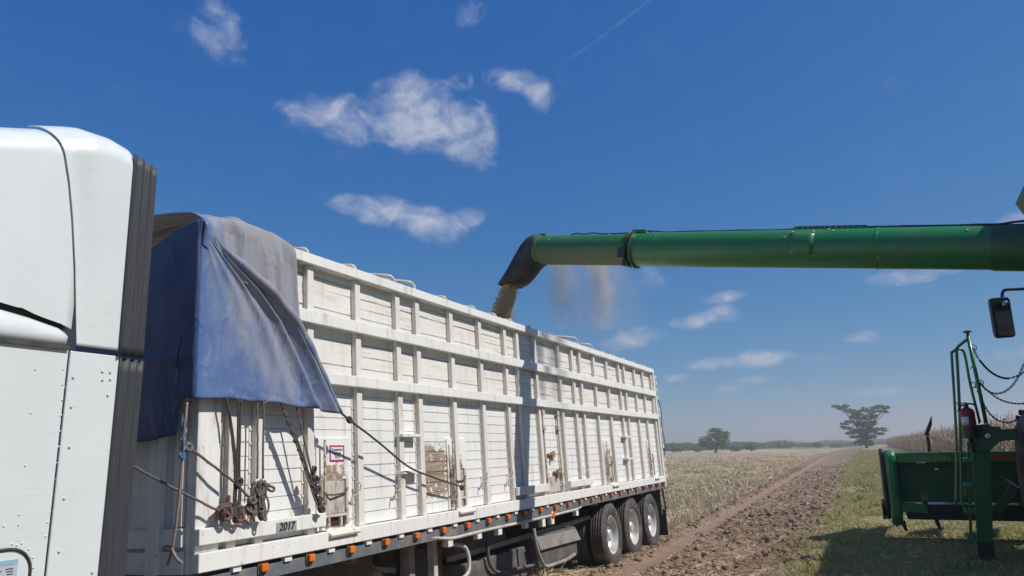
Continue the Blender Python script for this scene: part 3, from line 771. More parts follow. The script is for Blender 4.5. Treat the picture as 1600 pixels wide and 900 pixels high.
chute(15.24, 15.52, 1.36, 1.78, 2.08)
# side door with two lock rods
mb = MB(); mb.box(PANX, PANX+.012, 9.70, 10.34, 1.35, 2.50); dr_ = mb.build('side_door', M_low, trailer)
g = MB()
for zz in np.arange(1.46, 2.5, .1025): g.box(PANX+.012, PANX+.014, 9.71, 10.33, zz-.004, zz+.002)
g.build('groove_strip', M_greysteel, dr_)
g = MB(); g.box(PANX+.012, PANX+.022, 9.80, 10.24, 1.36, 1.56); g.build('wooden_panel', M_oldwood, dr_)
for yy in (9.74, 10.30):
    g = MB(); g.tube([(PANX+.04, yy, 1.34), (PANX+.04, yy, 2.50)], .016, 8)
    for zz in (1.40, 1.58, 2.24, 2.46): g.box(PANX+.012, PANX+.066, yy-.045, yy+.045, zz-.035, zz+.035)
    g.build('lock_rod', M_rustpaint, dr_, bevel=.004)
for (zz, yy) in ((1.87, 9.98), (1.62, 10.14)):
    g = MB(); g.box(PANX+.02, PANX+.055, yy-.13, yy+.13, zz-.012, zz+.016); g.box(PANX+.03, PANX+.07, yy-.05, yy-.005, zz-.09, zz+.03); g.box(PANX+.02, PANX+.05, yy+.06, yy+.10, zz-.04, zz+.045)
    g.build('latch', M_rust, dr_, bevel=.004)
# ladder steps between close set posts
for (y0, y1, zz) in ((6.10, 6.44, 2.09), (6.10, 6.44, 1.74), (13.50, 13.86, 2.12), (13.50, 13.86, 1.72), (10.98, 11.36, 1.75), (8.52, 8.9, 2.08)):
    if y0 in (10.98, 8.52): continue
    mb = MB(); mb.box(PANX, 0.0, y0, y1, zz, zz+.030); mb.build('ladder_step', M_rail, trailer, bevel=.004)
# tie hooks low on the posts
for yr in (5.44, 6.10, 7.86, 8.56, 11.36):
    mb = MB(); z_ = 1.62
    mb.tube(spline([(-0.05, yr-.02, z_+.07), (-0.025, yr, z_+.075), (-0.012, yr-.005, z_+.03), (-.012, yr-.05, z_-.02), (-.04, yr-.09, z_-.04), (-.04, yr-.105, z_-.11)], 4), .008, 6)
    mb.build('tie_hook', M_rustpaint, trailer)
# front wall in the shade: two posts, sill, panels
mb = MB(); mb.box(-2.5, -0.14, TL+.021, TL+.07, 1.2, 3.46); mb.build('front_wall', M_rail, trailer)
for xx in (-.14, -.34, -.80, -1.3, -1.8, -2.3, -2.6):
    mb = MB(); mb.box(xx-.09, xx-.005, TL-.02, TL+.02, 1.50, 3.45) if xx > -.2 or xx < -.5 else mb.box(xx-.10, xx, TL-.05, TL+.02, 1.2, 3.45)
    mb.build('front_post', M_rail, trailer, bevel=.005)
mb = MB(); mb.box(-2.6, -.135, TL-.025, TL+.02, 1.37, 1.49); mb.box(-2.6, -.135, TL-.015, TL+.02, 1.20, 1.345); mb.build('front_sill', M_rail, trailer, bevel=.005)
mb = MB(); mb.box(-2.6, -.142, TL+.08, TL+.12, 3.36, 3.46); mb.build('front_top_rail', M_post, trailer, bevel=.005)
# rear gate edge with hinge blocks
mb = MB(); mb.box(-2.5, -.13, TR_-.03, TR_+.05, 1.2, 3.5); mb.build('rear_gate', M_low, trailer)
for zz in (1.33, 1.46, 1.66, 1.95, 2.30, 2.62, 2.74, 3.0, 3.18, 3.33, 3.45):
    mb = MB(); mb.box(-.10, .015, TR_+.052, TR_+.12, zz-.045, zz+.03); mb.build('hinge_block', M_rail, trailer, bevel=.006)
mb = MB(); mb.tube(spline([(.0, TR_+.09, 3.0), (.03, TR_+.16, 2.75), (.02, TR_+.12, 2.4), (.03, TR_+.15, 2.0), (.0, TR_+.10, 1.75)], 6), .010, 6); mb.build('gate_cable', M_darksteel, trailer)
# tarp bows over the top
hoop_y = [T(p, q, -0.05)[1] for (p, q) in ((482, 388), (556, 416), (616, 437), (648, 446), (697, 466), (742, 484), (775, 495), (800, 503), (829, 514), (866, 523), (902, 532), (925, 543), (943, 550), (960, 556), (976, 562), (992, 569), (1008, 575))]
for i, yy in enumerate(hoop_y):
    mb = MB(); hgt = (.055, .05, .075, .085, .05, .05, .05, .045, .04, .05, .11, .09, .04, .045, .045, .045, .045)[i]
    lean = (.1, .12, .2, .22, .1, .1, .1, .1, .05, .1, .25, .2, .1, .1, .1, .1, .1)[i]
    path = [(-.06, yy, 3.62), (-.06, yy-.02, 3.62+hgt*.8), (-.13, yy-lean*.5, 3.62+hgt*1.15), (-.6, yy-lean*1.6, 3.66+hgt*1.2), (-1.3, yy-lean*2, 3.68+hgt*1.2), (-2.1, yy-lean*1.6, 3.66+hgt*1.2), (-2.55, yy-lean*.4, 3.60)]
    mb.tube(spline(path, 5), .019, 8); mb.build('tarp_bow', M_galv, trailer)
# chassis: side beam, tabs, cross members, long beams
mb = MB(); mb.box(-.10, -.03, TL+.1, TR_-.05, 1.075, 1.175); mb.build('side_beam', M_bluegrey, trailer, bevel=.005)
for yy in np.arange(4.02, TR_-.3, .505):
    mb = MB(); mb.box(-.05, -.012, yy-.03, yy+.045, 1.168, 1.2055); mb.build('beam_tab', M_rail, trailer)
for i in range(24):
    yy = 4.275+.5055*i
    mb = MB(); mb.box(-.030, -.018, yy-.045, yy+.045, 1.12, 1.195); mb.build('light_base', M_darksteel, trailer)
    mb = MB(); mb.box(-.019, .012, yy-.034, yy+.034, 1.132, 1.186); mb.build('marker_light', M_amber if i < 20 else M_redlens, trailer, bevel=.008)
mb = MB(); mb.lathe([(0, .001), (0, .055), (.02, .055), (.034, .04), (.036, .001)], (-.05, 9.78, 1.06), (1, 0, 0), 20); mb.build('round_marker_light', M_amber, trailer)
for yy in np.arange(4.5, TR_-.4, .92):
    mb = MB(); mb.box(-2.4, -.11, yy, yy+.07, 1.03, 1.155); mb.build('cross_member', M_greysteel, trailer)
for xx in (-.95, -1.75):
    mb = MB(); mb.box(xx-.06, xx+.06, TL+.4, TR_-.2, .72, 1.02); mb.box(xx-.1, xx+.1, TL+.4, TR_-.2, 1.021, 1.028); mb.build('long_beam', M_darksteel, trailer)
mb = MB(); mb.box(-2.45, -2.4, TL+.1, TR_, 1.06, 1.16); mb.build('far_side_beam', M_bluegrey, trailer)
# short white hanger posts and the pale side pipe
hang = [(695, 828, 850), (741, 820, 838), (773, 812, 832), (815, 803, 822), (842, 800, 820), (856, 797, 816), (895, 790, 803)]
for (px, a, b_) in hang:
    P, Q = T(px, a, -.10), T(px, b_, -.10)
    mb = MB(); mb.box(-.095, -.035, P[1]-.05, P[1]+.05, Q[2]-.03, 1.0745); mb.build('hanger_post', M_rail, trailer, bevel=.004)
pp = [T(640, 838, -.06), T(668, 839.5, -.05), T(694, 841, -.04), T(712, 840, -.04), T(760, 828, -.04), T(820, 815, -.04), T(880, 801, -.04), T(902, 795, -.04), T(912, 787, -.06), T(921, 782, -.08)]
mb = MB(); mb.tube(spline(pp, 5), .019, 10); mb.build('side_pipe', M_galv, trailer)
# second, lower tube with its J shaped end, guard plates, air tank
pp = [T(834, 826, -.06), T(836, 840, -.05), T(840, 860, -.04), T(846, 876, -.04), T(853, 885, -.05), T(868, 881, -.05), T(886, 874, -.06), T(898, 866, -.08)]
mb = MB(); mb.tube(spline(pp, 5), .025, 10); mb.build('guard_pipe', M_greysteel, trailer)
pp = [T(762, 845, -.25), T(763, 870, -.25), T(768, 886, -.25), T(780, 894, -.25), T(805, 889, -.25), T(838, 882, -.25)]
mb = MB(); mb.tube(spline(pp, 5), .021, 10); mb.build('guard_pipe', M_darksteel, trailer)
a, b_, c_, d_ = T(840, 840, -.10), T(901, 826, -.10), T(905, 843, -.14), T(842, 860, -.14)
mb = MB(); mb.prism([(a[1], a[2]), (b_[1], b_[2]), (c_[1], c_[2]), (d_[1], d_[2])], (-.13, 0, 0), (0, 1, 0), (0, 0, 1), (1, 0, 0), .02); mb.build('guard_plate', M_greysteel, trailer, bevel=.004)
mb = MB(); mb.box(-.75, -.16, 9.5, 10.95, .40, .80); mb.build('tool_box', M_darksteel, trailer, bevel=.02)
mb = MB(); mb.lathe([(0, .001), (0, .10), (.04, .15), (.10, .165), (1.2, .165), (1.26, .15), (1.30, .1), (1.30, .001)], (-.62, 7.9, .86), (0, 1, 0), 28); mb.build('air_tank', M_greysteel, trailer)
mb = MB(); mb.bar((-.32, 7.4, .80), (-.32, 12.2, .84), .05, .06); mb.build('side_member', M_greysteel, trailer)
mb = MB(); mb.box(-.9, -.30, 7.75, 9.4, .32, .70); mb.build('storage_box', M_darksteel, trailer, bevel=.02)
# landing gear
for xx in (-.40, -2.2):
    lg = MB(); lg.box(xx-.06, xx+.06, 6.66, 6.76, .42, 1.10); leg = lg.build('landing_leg', M_greysteel, trailer, bevel=.008)
    q = MB(); q.box(xx-.045, xx+.045, 6.67, 6.75, .10, .42); q.build('inner_leg', M_galv, leg)
    q = MB(); q.lathe([(0, .001), (0, .13), (.02, .14), (.07, .05), (.07, .001)], (xx, 6.70, .03), (0, 0, 1), 18); q.build('foot_pad', M_darksteel, leg)
mb = MB(); mb.box(-.36, -.28, 7.03, 7.11, .2, 1.07); mb.build('support_leg', M_galv, trailer, bevel=.006)
mb = MB(); mb.bar((-.5, 6.0, 1.05), (-.5, 6.65, .55), .05, .06); mb.bar((-.5, 5.2, 1.05), (-.5, 6.62, .80), .05, .05); mb.build('leg_brace', M_greysteel, trailer)
mb = MB(); mb.box(-.9, -.62, 6.78, 7.1, .25, 1.0); mb.box(-.5, -.46, 6.85, 7.5, .28, .95); mb.build('gear_plate', M_darksteel, trailer, bevel=.005)
mb = MB(); mb.tube(spline([(-.30, 7.22, .98), (-.18, 7.34, .96), (-.14, 7.48, .90), (-.13, 7.52, .74), (-.14, 7.44, .62), (-.2, 7.1, .56)], 6), .022, 9); mb.build('crank_handle', M_galv, trailer)
mb = MB(); mb.box(-.34, -.26, 7.16, 7.36, 1.0, 1.04); mb.build('crank_bracket', M_rust, trailer, bevel=.004)
mb = MB(); mb.box(-1.6, -.9, 4.9, 6.3, .28, .98); mb.build('kingpin_box', M_darksteel, trailer, bevel=.02)
# fenders, mud flap, rear lights
mb = MB(); mb.box(-.72, -.10, 11.35, 16.05, 1.075, 1.09); mb.build('fender_sheet', M_darksteel, trailer)
mb = MB(); mb.box(-.66, -.10, 15.9, 15.96, .55, 1.10); mb.build('rear_fender_plate', M_darksteel, trailer)
mb = MB(); mb.box(-.64, -.06, 16.06, 16.08, .12, .64); mb.build('mud_flap', M_rubber, trailer)
mb = MB(); mb.prism([(15.98, 1.12), (16.16, 1.12), (16.20, .62), (16.12, .62)], (-.09, 0, 0), (0, 1, 0), (0, 0, 1), (1, 0, 0), .05); mb.build('rear_bracket', M_greysteel, trailer)
for i in range(5):
    mb = MB(); mb.box(-.04, -.025, 16.09+.012*i, 16.13+.012*i, 1.06-.1*i, 1.10-.1*i); mb.build('rear_reflector', M_redlens, trailer)
for i in range(4):
    mb = MB(); mb.box(-.02, -.008, 14.6+.33*i, 14.64+.33*i, 1.145, 1.175); mb.build('rear_reflector', M_redlens, trailer)
# axles, hubs, wheels
def make_wheel(parent):
    w = bpy.data.objects.new('wheel', None); C.objects.link(w); w.parent = parent
    hw = .13
    prof = [(-hw*.72, .295), (-hw*.95, .33), (-hw*1.08, .40), (-hw*1.05, .455), (-hw*.86, .502), (-hw*.80, .506)]
    for i in range(5):
        c = -hw*.66+i*hw*.33
        prof += [(c-.016, .520), (c+.016, .520)]
        if i < 4: prof += [(c+.017, .505), (c+.026, .505)]
    prof += [(hw*.80, .506), (hw*.86, .502), (hw*1.05, .455), (hw*1.08, .40), (hw*.95, .33), (hw*.72, .295)]
    ty = MB(); ty.lathe(prof, (0, 0, 0), (1, 0, 0), 56, closed=True); ty.build('tyre', M_tyre, w)
    r = MB()
    r.lathe([(hw*.80, .315), (hw*.86, .305), (hw*.80, .292), (hw*.45, .275), (hw*.05, .262), (-hw*.2, .235), (-hw*.25, .15), (-hw*.1, .135), (-hw*.1, .10), (hw*.5, .095), (hw*.62, .08), (hw*.62, .001)], (0, 0, 0), (1, 0, 0), 48)
    for i in range(10):
        t_ = 2*math.pi*i/10; r.lathe([(0, .013), (.03, .013), (.034, .001)], (-hw*.22, .185*math.cos(t_), .185*math.sin(t_)), (1, 0, 0), 8)
    r.build('rim', M_rim, w)
    return w
w0 = make_wheel(trailer)
AX = [12.42, 13.70, 14.98]
spots = [(xx, yy, 0) for yy in AX for xx in (-.19, -.50)] + [(xx, yy, math.pi) for yy in AX for xx in (-2.40, -2.09)]
for i, (xx, yy, rz) in enumerate(spots):
    if i == 0: w = w0
    else:
        w = w0.copy(); C.objects.link(w)
        for ch in w0.children:
            q = ch.copy(); C.objects.link(q); q.parent = w
    w.location = (xx, yy, .515); w.rotation_euler = (0.37*i, 0, rz)
    if abs(xx+.5) < .01 or abs(xx+2.09) < .01: w.rotation_euler = (0.37*i, 0, math.pi-rz)
for yy in AX:
    mb = MB(); mb.tube([(-2.3, yy, .515), (-.3, yy, .515)], .065, 12); mb.build('axle', M_darksteel, trailer)
    mb = MB(); mb.bar((-.92, yy-.55, .70), (-.92, yy+.55, .66), .09, .09); mb.build('spring', M_darksteel, trailer)
# 2017 plate and the notice
def text(name, body, size, M, parent, loc, rot, shear=0.0, ext=0.0015, align='CENTER', sx=1.0, bold=0.0):
    cu = bpy.data.curves.new(name, 'FONT'); cu.body = body; cu.size = size; cu.align_x = align; cu.align_y = 'CENTER'
    cu.extrude = ext; cu.shear = shear; cu.offset = bold; cu.space_line = 0.95
    cu.materials.append(M)
    oc_ = bpy.data.objects.new('text_curve', cu); C.objects.link(oc_)
    me = bpy.data.meshes.new_from_object(oc_.evaluated_get(bpy.context.evaluated_depsgraph_get())); C.objects.unlink(oc_); bpy.data.objects.remove(oc_)
    o = bpy.data.objects.new(name, me); C.objects.link(o); o.parent = parent; o.location = loc; o.rotation_euler = rot; o.scale = (sx, 1, 1)
    return o
SIDE = (rad(90), 0, rad(90))
mb = MB(); mb.box(.0025, .006, 4.385, 4.600, 1.381, 1.455); pl = mb.build('year_plate', M_plate, trailer)
text('lettering', '2017', .078, M_ink, pl, (.0085, 4.492, 1.4185), SIDE, shear=.18, sx=1.05, bold=.0012)
sx0 = PANX+.0145
mb = MB(); mb.box(sx0, sx0+.003, 5.105, 5.300, 1.885, 2.020); sg = mb.build('notice_sign', M_paper, trailer)
mb = MB()
for (y0, y1, z0, z1) in ((5.105, 5.300, 2.006, 2.020), (5.105, 5.300, 1.885, 1.899), (5.105, 5.119, 1.899, 2.006), (5.286, 5.300, 1.899, 2.006)): mb.box(sx0+.0031, sx0+.0045, y0, y1, z0, z1)
mb.build('border', M_pink, sg)
text('lettering', 'Transporte\nagrícola\n2023', .032, M_ink, sg, (sx0+.0045, 5.2025, 1.953), SIDE, ext=.0008)
# grain load inside, heaped under the spout
M_grain = leafy('grain_kernels', [(0.66, 0.46, 0.19), (0.94, 0.74, 0.38), (0.85, 0.64, 0.30), (0.96, 0.83, 0.52)], 0.6, 0.3)
M_heap = mat('grain_heap', (0.48, 0.37, 0.21), 0.8, c2=(0.38, 0.29, 0.16), sc=60, bump=0.6, bsc=120)
mb = MB()
mb.grid(lambda u, v: (-2.49+u*2.34, TL+.1+v*(TR_-TL-.2), 2.75+.5*math.exp(-((u-.55)/.5)**2-((TL+v*(TR_-TL)-9.6)/2.0)**2)), 16, 70)
o = mb.build('grain_load', M_heap); o.location = TO; o.rotation_euler = TROT
tag(o, 'heap of pale grain filling the inside of the white trailer', 'grain', kind='stuff')

# ------------------------------------------------------------------ blue tarpaulin over the trailer's front corner
mtp, t, b = base_mat('dusty_blue_tarpaulin')
tc_ = N(t, 'ShaderNodeTexCoord'); ob = tc_.outputs['Object']; sp = N(t, 'ShaderNodeSeparateXYZ', inp={0: ob})
n1 = N(t, 'ShaderNodeTexNoise', inp={0: ob, 'Scale': 2.1, 'Detail': 7.0, 'Roughness': 0.62, 'Distortion': 0.4})
mp = N(t, 'ShaderNodeMapping', inp={0: ob, 2: (rad(-40), 0, 0), 3: (2.0, 5.0, 0.8)})
n2 = N(t, 'ShaderNodeTexNoise', inp={0: mp.outputs[0], 'Scale': 2.3, 'Detail': 8.0, 'Roughness': 0.66})
n3 = N(t, 'ShaderNodeTexNoise', inp={0: ob, 'Scale': 60.0, 'Detail': 4.0})
mp4 = N(t, 'ShaderNodeMapping', inp={0: ob, 2: (rad(-52), 0, 0), 3: (1.0, 3.2, 0.9)})
n4 = N(t, 'ShaderNodeTexNoise', inp={0: mp4.outputs[0], 'Scale': 2.0, 'Detail': 3.0, 'Roughness': .5, 'Distortion': .6})
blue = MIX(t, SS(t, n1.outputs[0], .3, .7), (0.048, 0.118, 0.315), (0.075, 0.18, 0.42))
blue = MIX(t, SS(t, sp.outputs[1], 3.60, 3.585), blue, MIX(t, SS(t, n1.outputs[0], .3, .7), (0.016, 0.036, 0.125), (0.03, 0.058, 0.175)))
hz_ = MA(t, 'ADD', MA(t, 'MULTIPLY_ADD', sp.outputs[2], 0.42, -1.35), MA(t, 'MULTIPLY', SS(t, sp.outputs[1], 3.62, 4.3), 0.34))
dm = MA(t, 'ADD', hz_, MA(t, 'MULTIPLY', MA(t, 'ADD', n1.outputs[0], n2.outputs[0]), 0.98))
dm = MA(t, 'MULTIPLY_ADD', SS(t, dm, 0.66, 1.42), 0.62, 0.15)
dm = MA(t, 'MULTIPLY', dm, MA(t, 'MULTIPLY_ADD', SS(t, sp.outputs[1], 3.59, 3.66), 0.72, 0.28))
col = MIX(t, dm, blue, (0.34, 0.305, 0.27))
t.links.new(col, b.inputs['Base Color']); b.inputs['Roughness'].default_value = 0.42
t.links.new(MA(t, 'MULTIPLY_ADD', dm, 0.4, 0.40), b.inputs['Roughness'])
bp = N(t, 'ShaderNodeBump', inp={'Height': MA(t, 'ADD', MA(t, 'ADD', MA(t, 'MULTIPLY', n2.outputs[0], 0.8), MA(t, 'MULTIPLY', MA(t, 'POWER', MA(t, 'SUBTRACT', 1.0, MA(t, 'ABSOLUTE', MA(t, 'MULTIPLY_ADD', n4.outputs[0], 2.6, -1.3))), 5.0), 0.35)), MA(t, 'MULTIPLY', n3.outputs[0], 0.06)), 'Strength': 0.55, 'Distance': 0.03})
t.links.new(bp.outputs[0], b.inputs['Normal'])
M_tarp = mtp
YF = 3.57
def gsn(x, c, w): return math.exp(-((x-c)/w)**2)
dg_px = [(318, 346), (345, 386), (385, 424), (424, 458), (463, 504), (486, 545), (508, 588), (534, 646)]
DG = np.array([T(p, q, .05+.10*(i/7)**1.5) for i, (p, q) in enumerate(dg_px)]); DG[0] = (0.03, YF+.02, 3.60)
dgl = np.r_[0, np.cumsum(np.linalg.norm(np.diff(DG, axis=0), axis=1))]; dgl /= dgl[-1]
def diag(r): return np.array([np.interp(r, dgl, DG[:, i]) for i in range(3)])
def sheetB(r, v):
    """lower triangle: r from apex to hem, v from the front corner to the diagonal"""
    Dp = diag(r); Lp = np.array([0.03, YF, 3.59-1.262*r])
    P = Lp+(Dp-Lp)*v
    P[2] += -.02*math.sin(math.pi*v)*r*0
    e = min(1, r*3.0)
    x = .035+.014*math.sin(math.pi*v)
    x += e*((.062-.037*r**3)*gsn(v, .985, .035)+.012*gsn(v, .915, .03)-.035*gsn(v, .90, .035)+.036*gsn(v, .83, .035)-.022*gsn(v, .74, .04)*(1-.5*r)+.030*gsn(v, .64, .045)*(1-.5*r)+.020*gsn(v, .46, .06)*(1-r)+.016*gsn(v, .28, .05)*max(0, 1-1.3*r))
    x += .020*(float(fbm(P[1]*2.2, P[2]*2.2, 3, 5)))*min(1, v*4)
    if r > .86: x += .014*(float(fbm(P[1]*7, P[2]*26, 3, 15)))*min(1, v*3)*(r-.86)/.14*1.6
    x += .085*r**3*v**3
    x = .03+(x-.03)*sst(v, 0, .08)
    P[0] = x
    P[2] += .030*math.sin(math.pi*v)*r**6 - .004*math.sin(v*21)*r**8
    return tuple(P)
tb = MB()
tb.grid(sheetB, 72, 150)
def rollp(r):
    P = np.array(sheetB(r, 1.0)); return P
# the hem gathered into a thick roll along the diagonal
rp_ = [rollp(r)+np.array([-.005, .012, .010]) for r in np.linspace(.05, 1, 40)]
tb.tube(rp_, [(.024+.014*math.sin(math.pi*min(1, q*1.1))+.004*math.sin(q*40))*min(1, .15+q*5)*(1-.45*q**4) for q in np.linspace(0, 1, 40)], 10)
topz_y = [YF, 3.753, 3.969, 4.203, 4.382, 4.516, 4.56]; topz = [3.625, 3.665, 3.705, 3.70, 3.685, 3.65, 3.63]
def sheetA(u, v):
    """upper flap: u along the trailer, v from the far top edge over the side and down"""
    y = YF+.015+u*(4.545-YF)
    zt = float(np.interp(y, topz_y, topz))
    w = v*2.2
    f = .022*math.sin(y*19+1)+.018*math.sin(y*33+2)+.012*math.sin(y*51)
    if w < 1.0:                                   # across the top, sagging between the bows
        x = -2.45*(1-w)**1.3
        z = zt+.10*math.sin(math.pi*min(1, (1-w)*1.15))*(1-.55*u)-.02*(1-u)*0 + f*.35
        if w > .93: z -= (w-.93)/.07*.018
        return (x+.004, y-.02*(1-u)*(1-w), z)
    q = (w-1)/1.2
    zb = 2.955+(3.42-2.955)*(1-u)**1.2
    zz = zt-.018-(zt-zb)*q
    rnd = .018*(1-math.exp(-q*14))
    fold = (f*.9+.02*math.sin(y*11-2.5*q))*min(1, q*4)
    yy = y+.055*u*q
    return (.016+rnd+fold*.75, yy, zz)
tb.grid(sheetA, 64, 66)
def front(u, v):
    x = .03-u*2.68
    zt = 3.59-.10*sst(u, 0, .25)-.06*math.sin(math.pi*u*2.2)**2
    zb = 2.085 + (.245 if x > -.10 else 0) + .012*math.sin(u*30)
    z = zt+(zb-zt)*v
    y = YF+.0+.03*float(fbm(x*2.2, z*2.0, 3, 61))*min(1, u*20)-.018*gsn(z, 2.62, .05)*gsn(x, -.3, .25)*1.4-.02*v*min(1, u*9)
    return (x, y, z)
tb.grid(front, 110, 50)
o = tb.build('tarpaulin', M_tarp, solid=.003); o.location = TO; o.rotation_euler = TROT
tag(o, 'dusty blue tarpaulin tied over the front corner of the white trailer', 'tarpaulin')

# ------------------------------------------------------------------ ropes
M_rope = mat('weathered_rope', (0.15, 0.12, 0.105), 0.95, c2=(0.27, 0.23, 0.20), sc=60, dirt=(0.07, 0.06, 0.055), damt=0.6, dsc=25, bump=0.8, bsc=160)
M_drope = mat('dark_rope', (0.055, 0.05, 0.055), 0.95, c2=(0.12, 0.105, 0.10), sc=60, bump=0.8, bsc=160)
M_rrope = mat('reddish_rope', (0.24, 0.095, 0.085), 0.95, c2=(0.22, 0.16, 0.14), sc=45, bump=0.8, bsc=160)
M_brope = mat('blue_cord', (0.05, 0.20, 0.34), 0.8)
M_lrope = mat('pale_pink_rope', (0.42, 0.30, 0.26), 0.95, c2=(0.30, 0.24, 0.22), sc=50, dirt=(0.30, 0.08, 0.07), damt=0.5, dsc=20, bump=0.8, bsc=160)
def rope(pts, r, mats, label, extra=None, group='tie ropes at the front of the trailer', sub=6):
    mb = MB(); P = spline(pts, sub)
    P = [p+np.array([0, .004*(float(vnoise(i*.7, 1, 3))-.5), .004*(float(vnoise(i*.7, 5, 3))-.5)]) for i, p in enumerate(P)]
    mb.tube(P, r, 7)
    if extra: extra(mb)
    o = mb.build('rope', mats); o.location = TO; o.rotation_euler = TROT
    return tag(o, label, 'rope', group)
def knot(mb, c, s, n=5, seed=0, r=.009):
    rs = np.random.default_rng(seed); c = np.array(c, float)
    for i in range(n):
        a = rs.uniform(0, 6.28); k1 = rs.uniform(.5, 1.1)*s; k2 = rs.uniform(.5, 1.2)*s; tl = rs.uniform(-1, 1)
        mb.tube([c+np.array([.5*s*math.sin(q+a), k1*math.cos(q)+.2*s*tl, k2*math.sin(q)]) for q in np.linspace(0, 6.28, 15)[:-1]], r, 6, closed=True)
X_ = .05
def ex1(mb):
    knot(mb, T(546, 656, .14), .022, 4, 1, .010); knot(mb, T(722, 762, .02), .02, 4, 2, .010)
rope([T(534, 646, .15), T(546, 656, .14), T(590, 690, .09), T(638, 729, .035), T(680, 747, .035), T(722, 761, .02)], .0095, M_drope, 'dark rope running from the tarpaulin tip down to a rusty chute', ex1)
def ex2(mb):
    knot(mb, T(351, 800, .05), .052, 6, 3, .0085); knot(mb, T(372, 803, .045), .045, 4, 4, .0085)
    mb.tube(spline([T(352, 800, .06), T(362, 806, .06), T(375, 808, .05)], 4), .012, 6)
    mb.tube(spline([T(352, 793, .05), T(357, 783, .07), T(358, 775, .07), T(354, 786, .05)], 5), .011, 6)
    mb.tube(spline([T(372, 806, .05), T(382, 812, .04), T(389, 818, .03)], 4), .009, 6)
L0 = TF(196, 722, 3.0); L0[0] = -.75
rope([TF(150, 700, 2.9), TF(208, 728, 3.25), TF(262, 758, 3.5), TF(306, 780, 3.62), T(330, 793, .03), T(350, 800, .05)], .0085, M_rope, 'rope crossing low in front of the trailer into a reddish tangled knot', None)
mb = MB(); ex2(mb); o = mb.build('rope', M_rrope); o.location = TO; o.rotation_euler = TROT; tag(o, 'reddish tangled rope end knotted around the second post', 'rope', 'tie ropes at the front of the trailer')
def ex3(mb):
    c = TF(268, 862, 3.5)
    mb.tube(spline([c+np.array([0, 0, .03]), c+np.array([.02, 0, -.01]), c+np.array([.06, 0, -.05]), c+np.array([.10, 0, -.07])], 4), .010, 6)
    mb.tube(spline([c+np.array([0, 0, .02]), c+np.array([-.03, 0, .035]), c+np.array([-.07, 0, .03])], 4), .009, 6)
    mb.tube(spline([c+np.array([0, 0, .02]), c+np.array([-.01, 0, -.03]), c+np.array([-.03, 0, -.08])], 4), .011, 6)
    for q in range(4): knot(mb, TF(286+q*.2, 700-q*14, 3.5), .016, 2, 20+q, .008)
rope([TF(293, 630, 3.5), TF(289, 660, 3.48), TF(286, 700, 3.5), TF(281, 770, 3.5), TF(274, 830, 3.5), TF(268, 862, 3.5)], .009, M_lrope, 'pale pink rope hanging straight down in front with a frayed forked end', ex3)
mb = MB()
mb.tube(spline([TF(289, 640, 3.49), TF(284, 660, 3.47), TF(287, 690, 3.49), TF(286, 716, 3.49)], 5), .006, 6); knot(mb, TF(285, 712, 3.49), .018, 3, 33, .006)
o = mb.build('rope', M_brope); o.location = TO; o.rotation_euler = TROT; tag(o, 'short blue cord tied on the pale hanging rope under the tarpaulin corner', 'rope', 'tie ropes at the front of the trailer')
def ex4(mb): knot(mb, TF(294, 698, 3.55), .022, 4, 5, .010)
rope([TF(294, 698, 3.55), T(318, 716, .03), T(345, 737, .05), T(368, 755, .05), T(390, 779, .03)], .009, M_rope, 'short taut rope slanting from the front corner towards the coiled rope', ex4)
def ex5(mb):
    for (pts, r) in (([(372, 624), (372, 660), (371, 700), (370, 740), (368, 790), (367, 808)], .0085), ([(377, 624), (375, 670), (374, 720), (374, 770), (371, 806)], .0085), ([(358, 640), (364, 680), (369, 720), (372, 752), (376, 775), (372, 800)], .008)):
        mb.tube(spline([T(p, q, .05) for p, q in pts], 5), r, 6)
    knot(mb, T(372, 755, .06), .03, 5, 6, .009); knot(mb, T(369, 800, .06), .034, 6, 7, .009)
rope([T(354, 622, .045), T(359, 655, .045), T(364, 700, .045), T(367, 745, .05), T(365, 790, .05), T(366, 810, .05)], .008, M_drope, 'bundle of four dark cords hanging from the hem left of the big coil', ex5)
def ex6(mb):
    mb.tube(spline([T(411.5, 624, .05), T(412, 660, .05), T(411, 700, .05), T(411, 748, .05)], 4), .008, 6)
    knot(mb, T(412, 627, .05), .016, 3, 8, .008)
rope([T(402, 624, .045), T(402.5, 660, .045), T(402.5, 700, .05), T(402, 748, .05)], .008, M_rope, 'pair of parallel cords hanging straight down to the big coil', ex6)
mb = MB(); rs = np.random.default_rng(5)
c0, c1 = T(404, 752, .055), T(401, 808, .055)
for i in range(20):
    oy = rs.uniform(-.055, .045); w_ = rs.uniform(.008, .024); ox = rs.uniform(-.02, .025); zt = c0[2]-rs.uniform(0, .03); zb = c1[2]+rs.uniform(-.03, .06)
    yc = c0[1]+oy
    loop = [np.array([.06+ox+.012*math.sin(q*2+i), yc+w_*math.cos(q)+.012*math.sin(3*q+i)+(zt-(zt+zb)/2)*0, (zt+zb)/2+(zt-zb)/2*math.sin(q)]) for q in np.linspace(0, 6.28, 25)[:-1]]
    mb.tube(loop, .0075, 6, closed=True)
for q in range(3): knot(mb, c0+np.array([.01, .0, -.03-.02*q]), .034, 2, 60+q, .0075)
mb.tube(spline([c0+np.array([.02, .05, -.02]), T(421, 759, .07), T(428, 762, .07), T(427, 767, .07), T(421, 766, .07), T(416, 760, .06)], 5), .010, 7)
knot(mb, T(393, 782, .06), .03, 5, 70, .0095); knot(mb, T(393, 795, .05), .035, 5, 71, .0095)
o = mb.build('rope', M_rope); o.location = TO; o.rotation_euler = TROT
tag(o, 'big hanging coil of grey brown rope with one loop sticking out', 'rope', 'tie ropes at the front of the trailer')
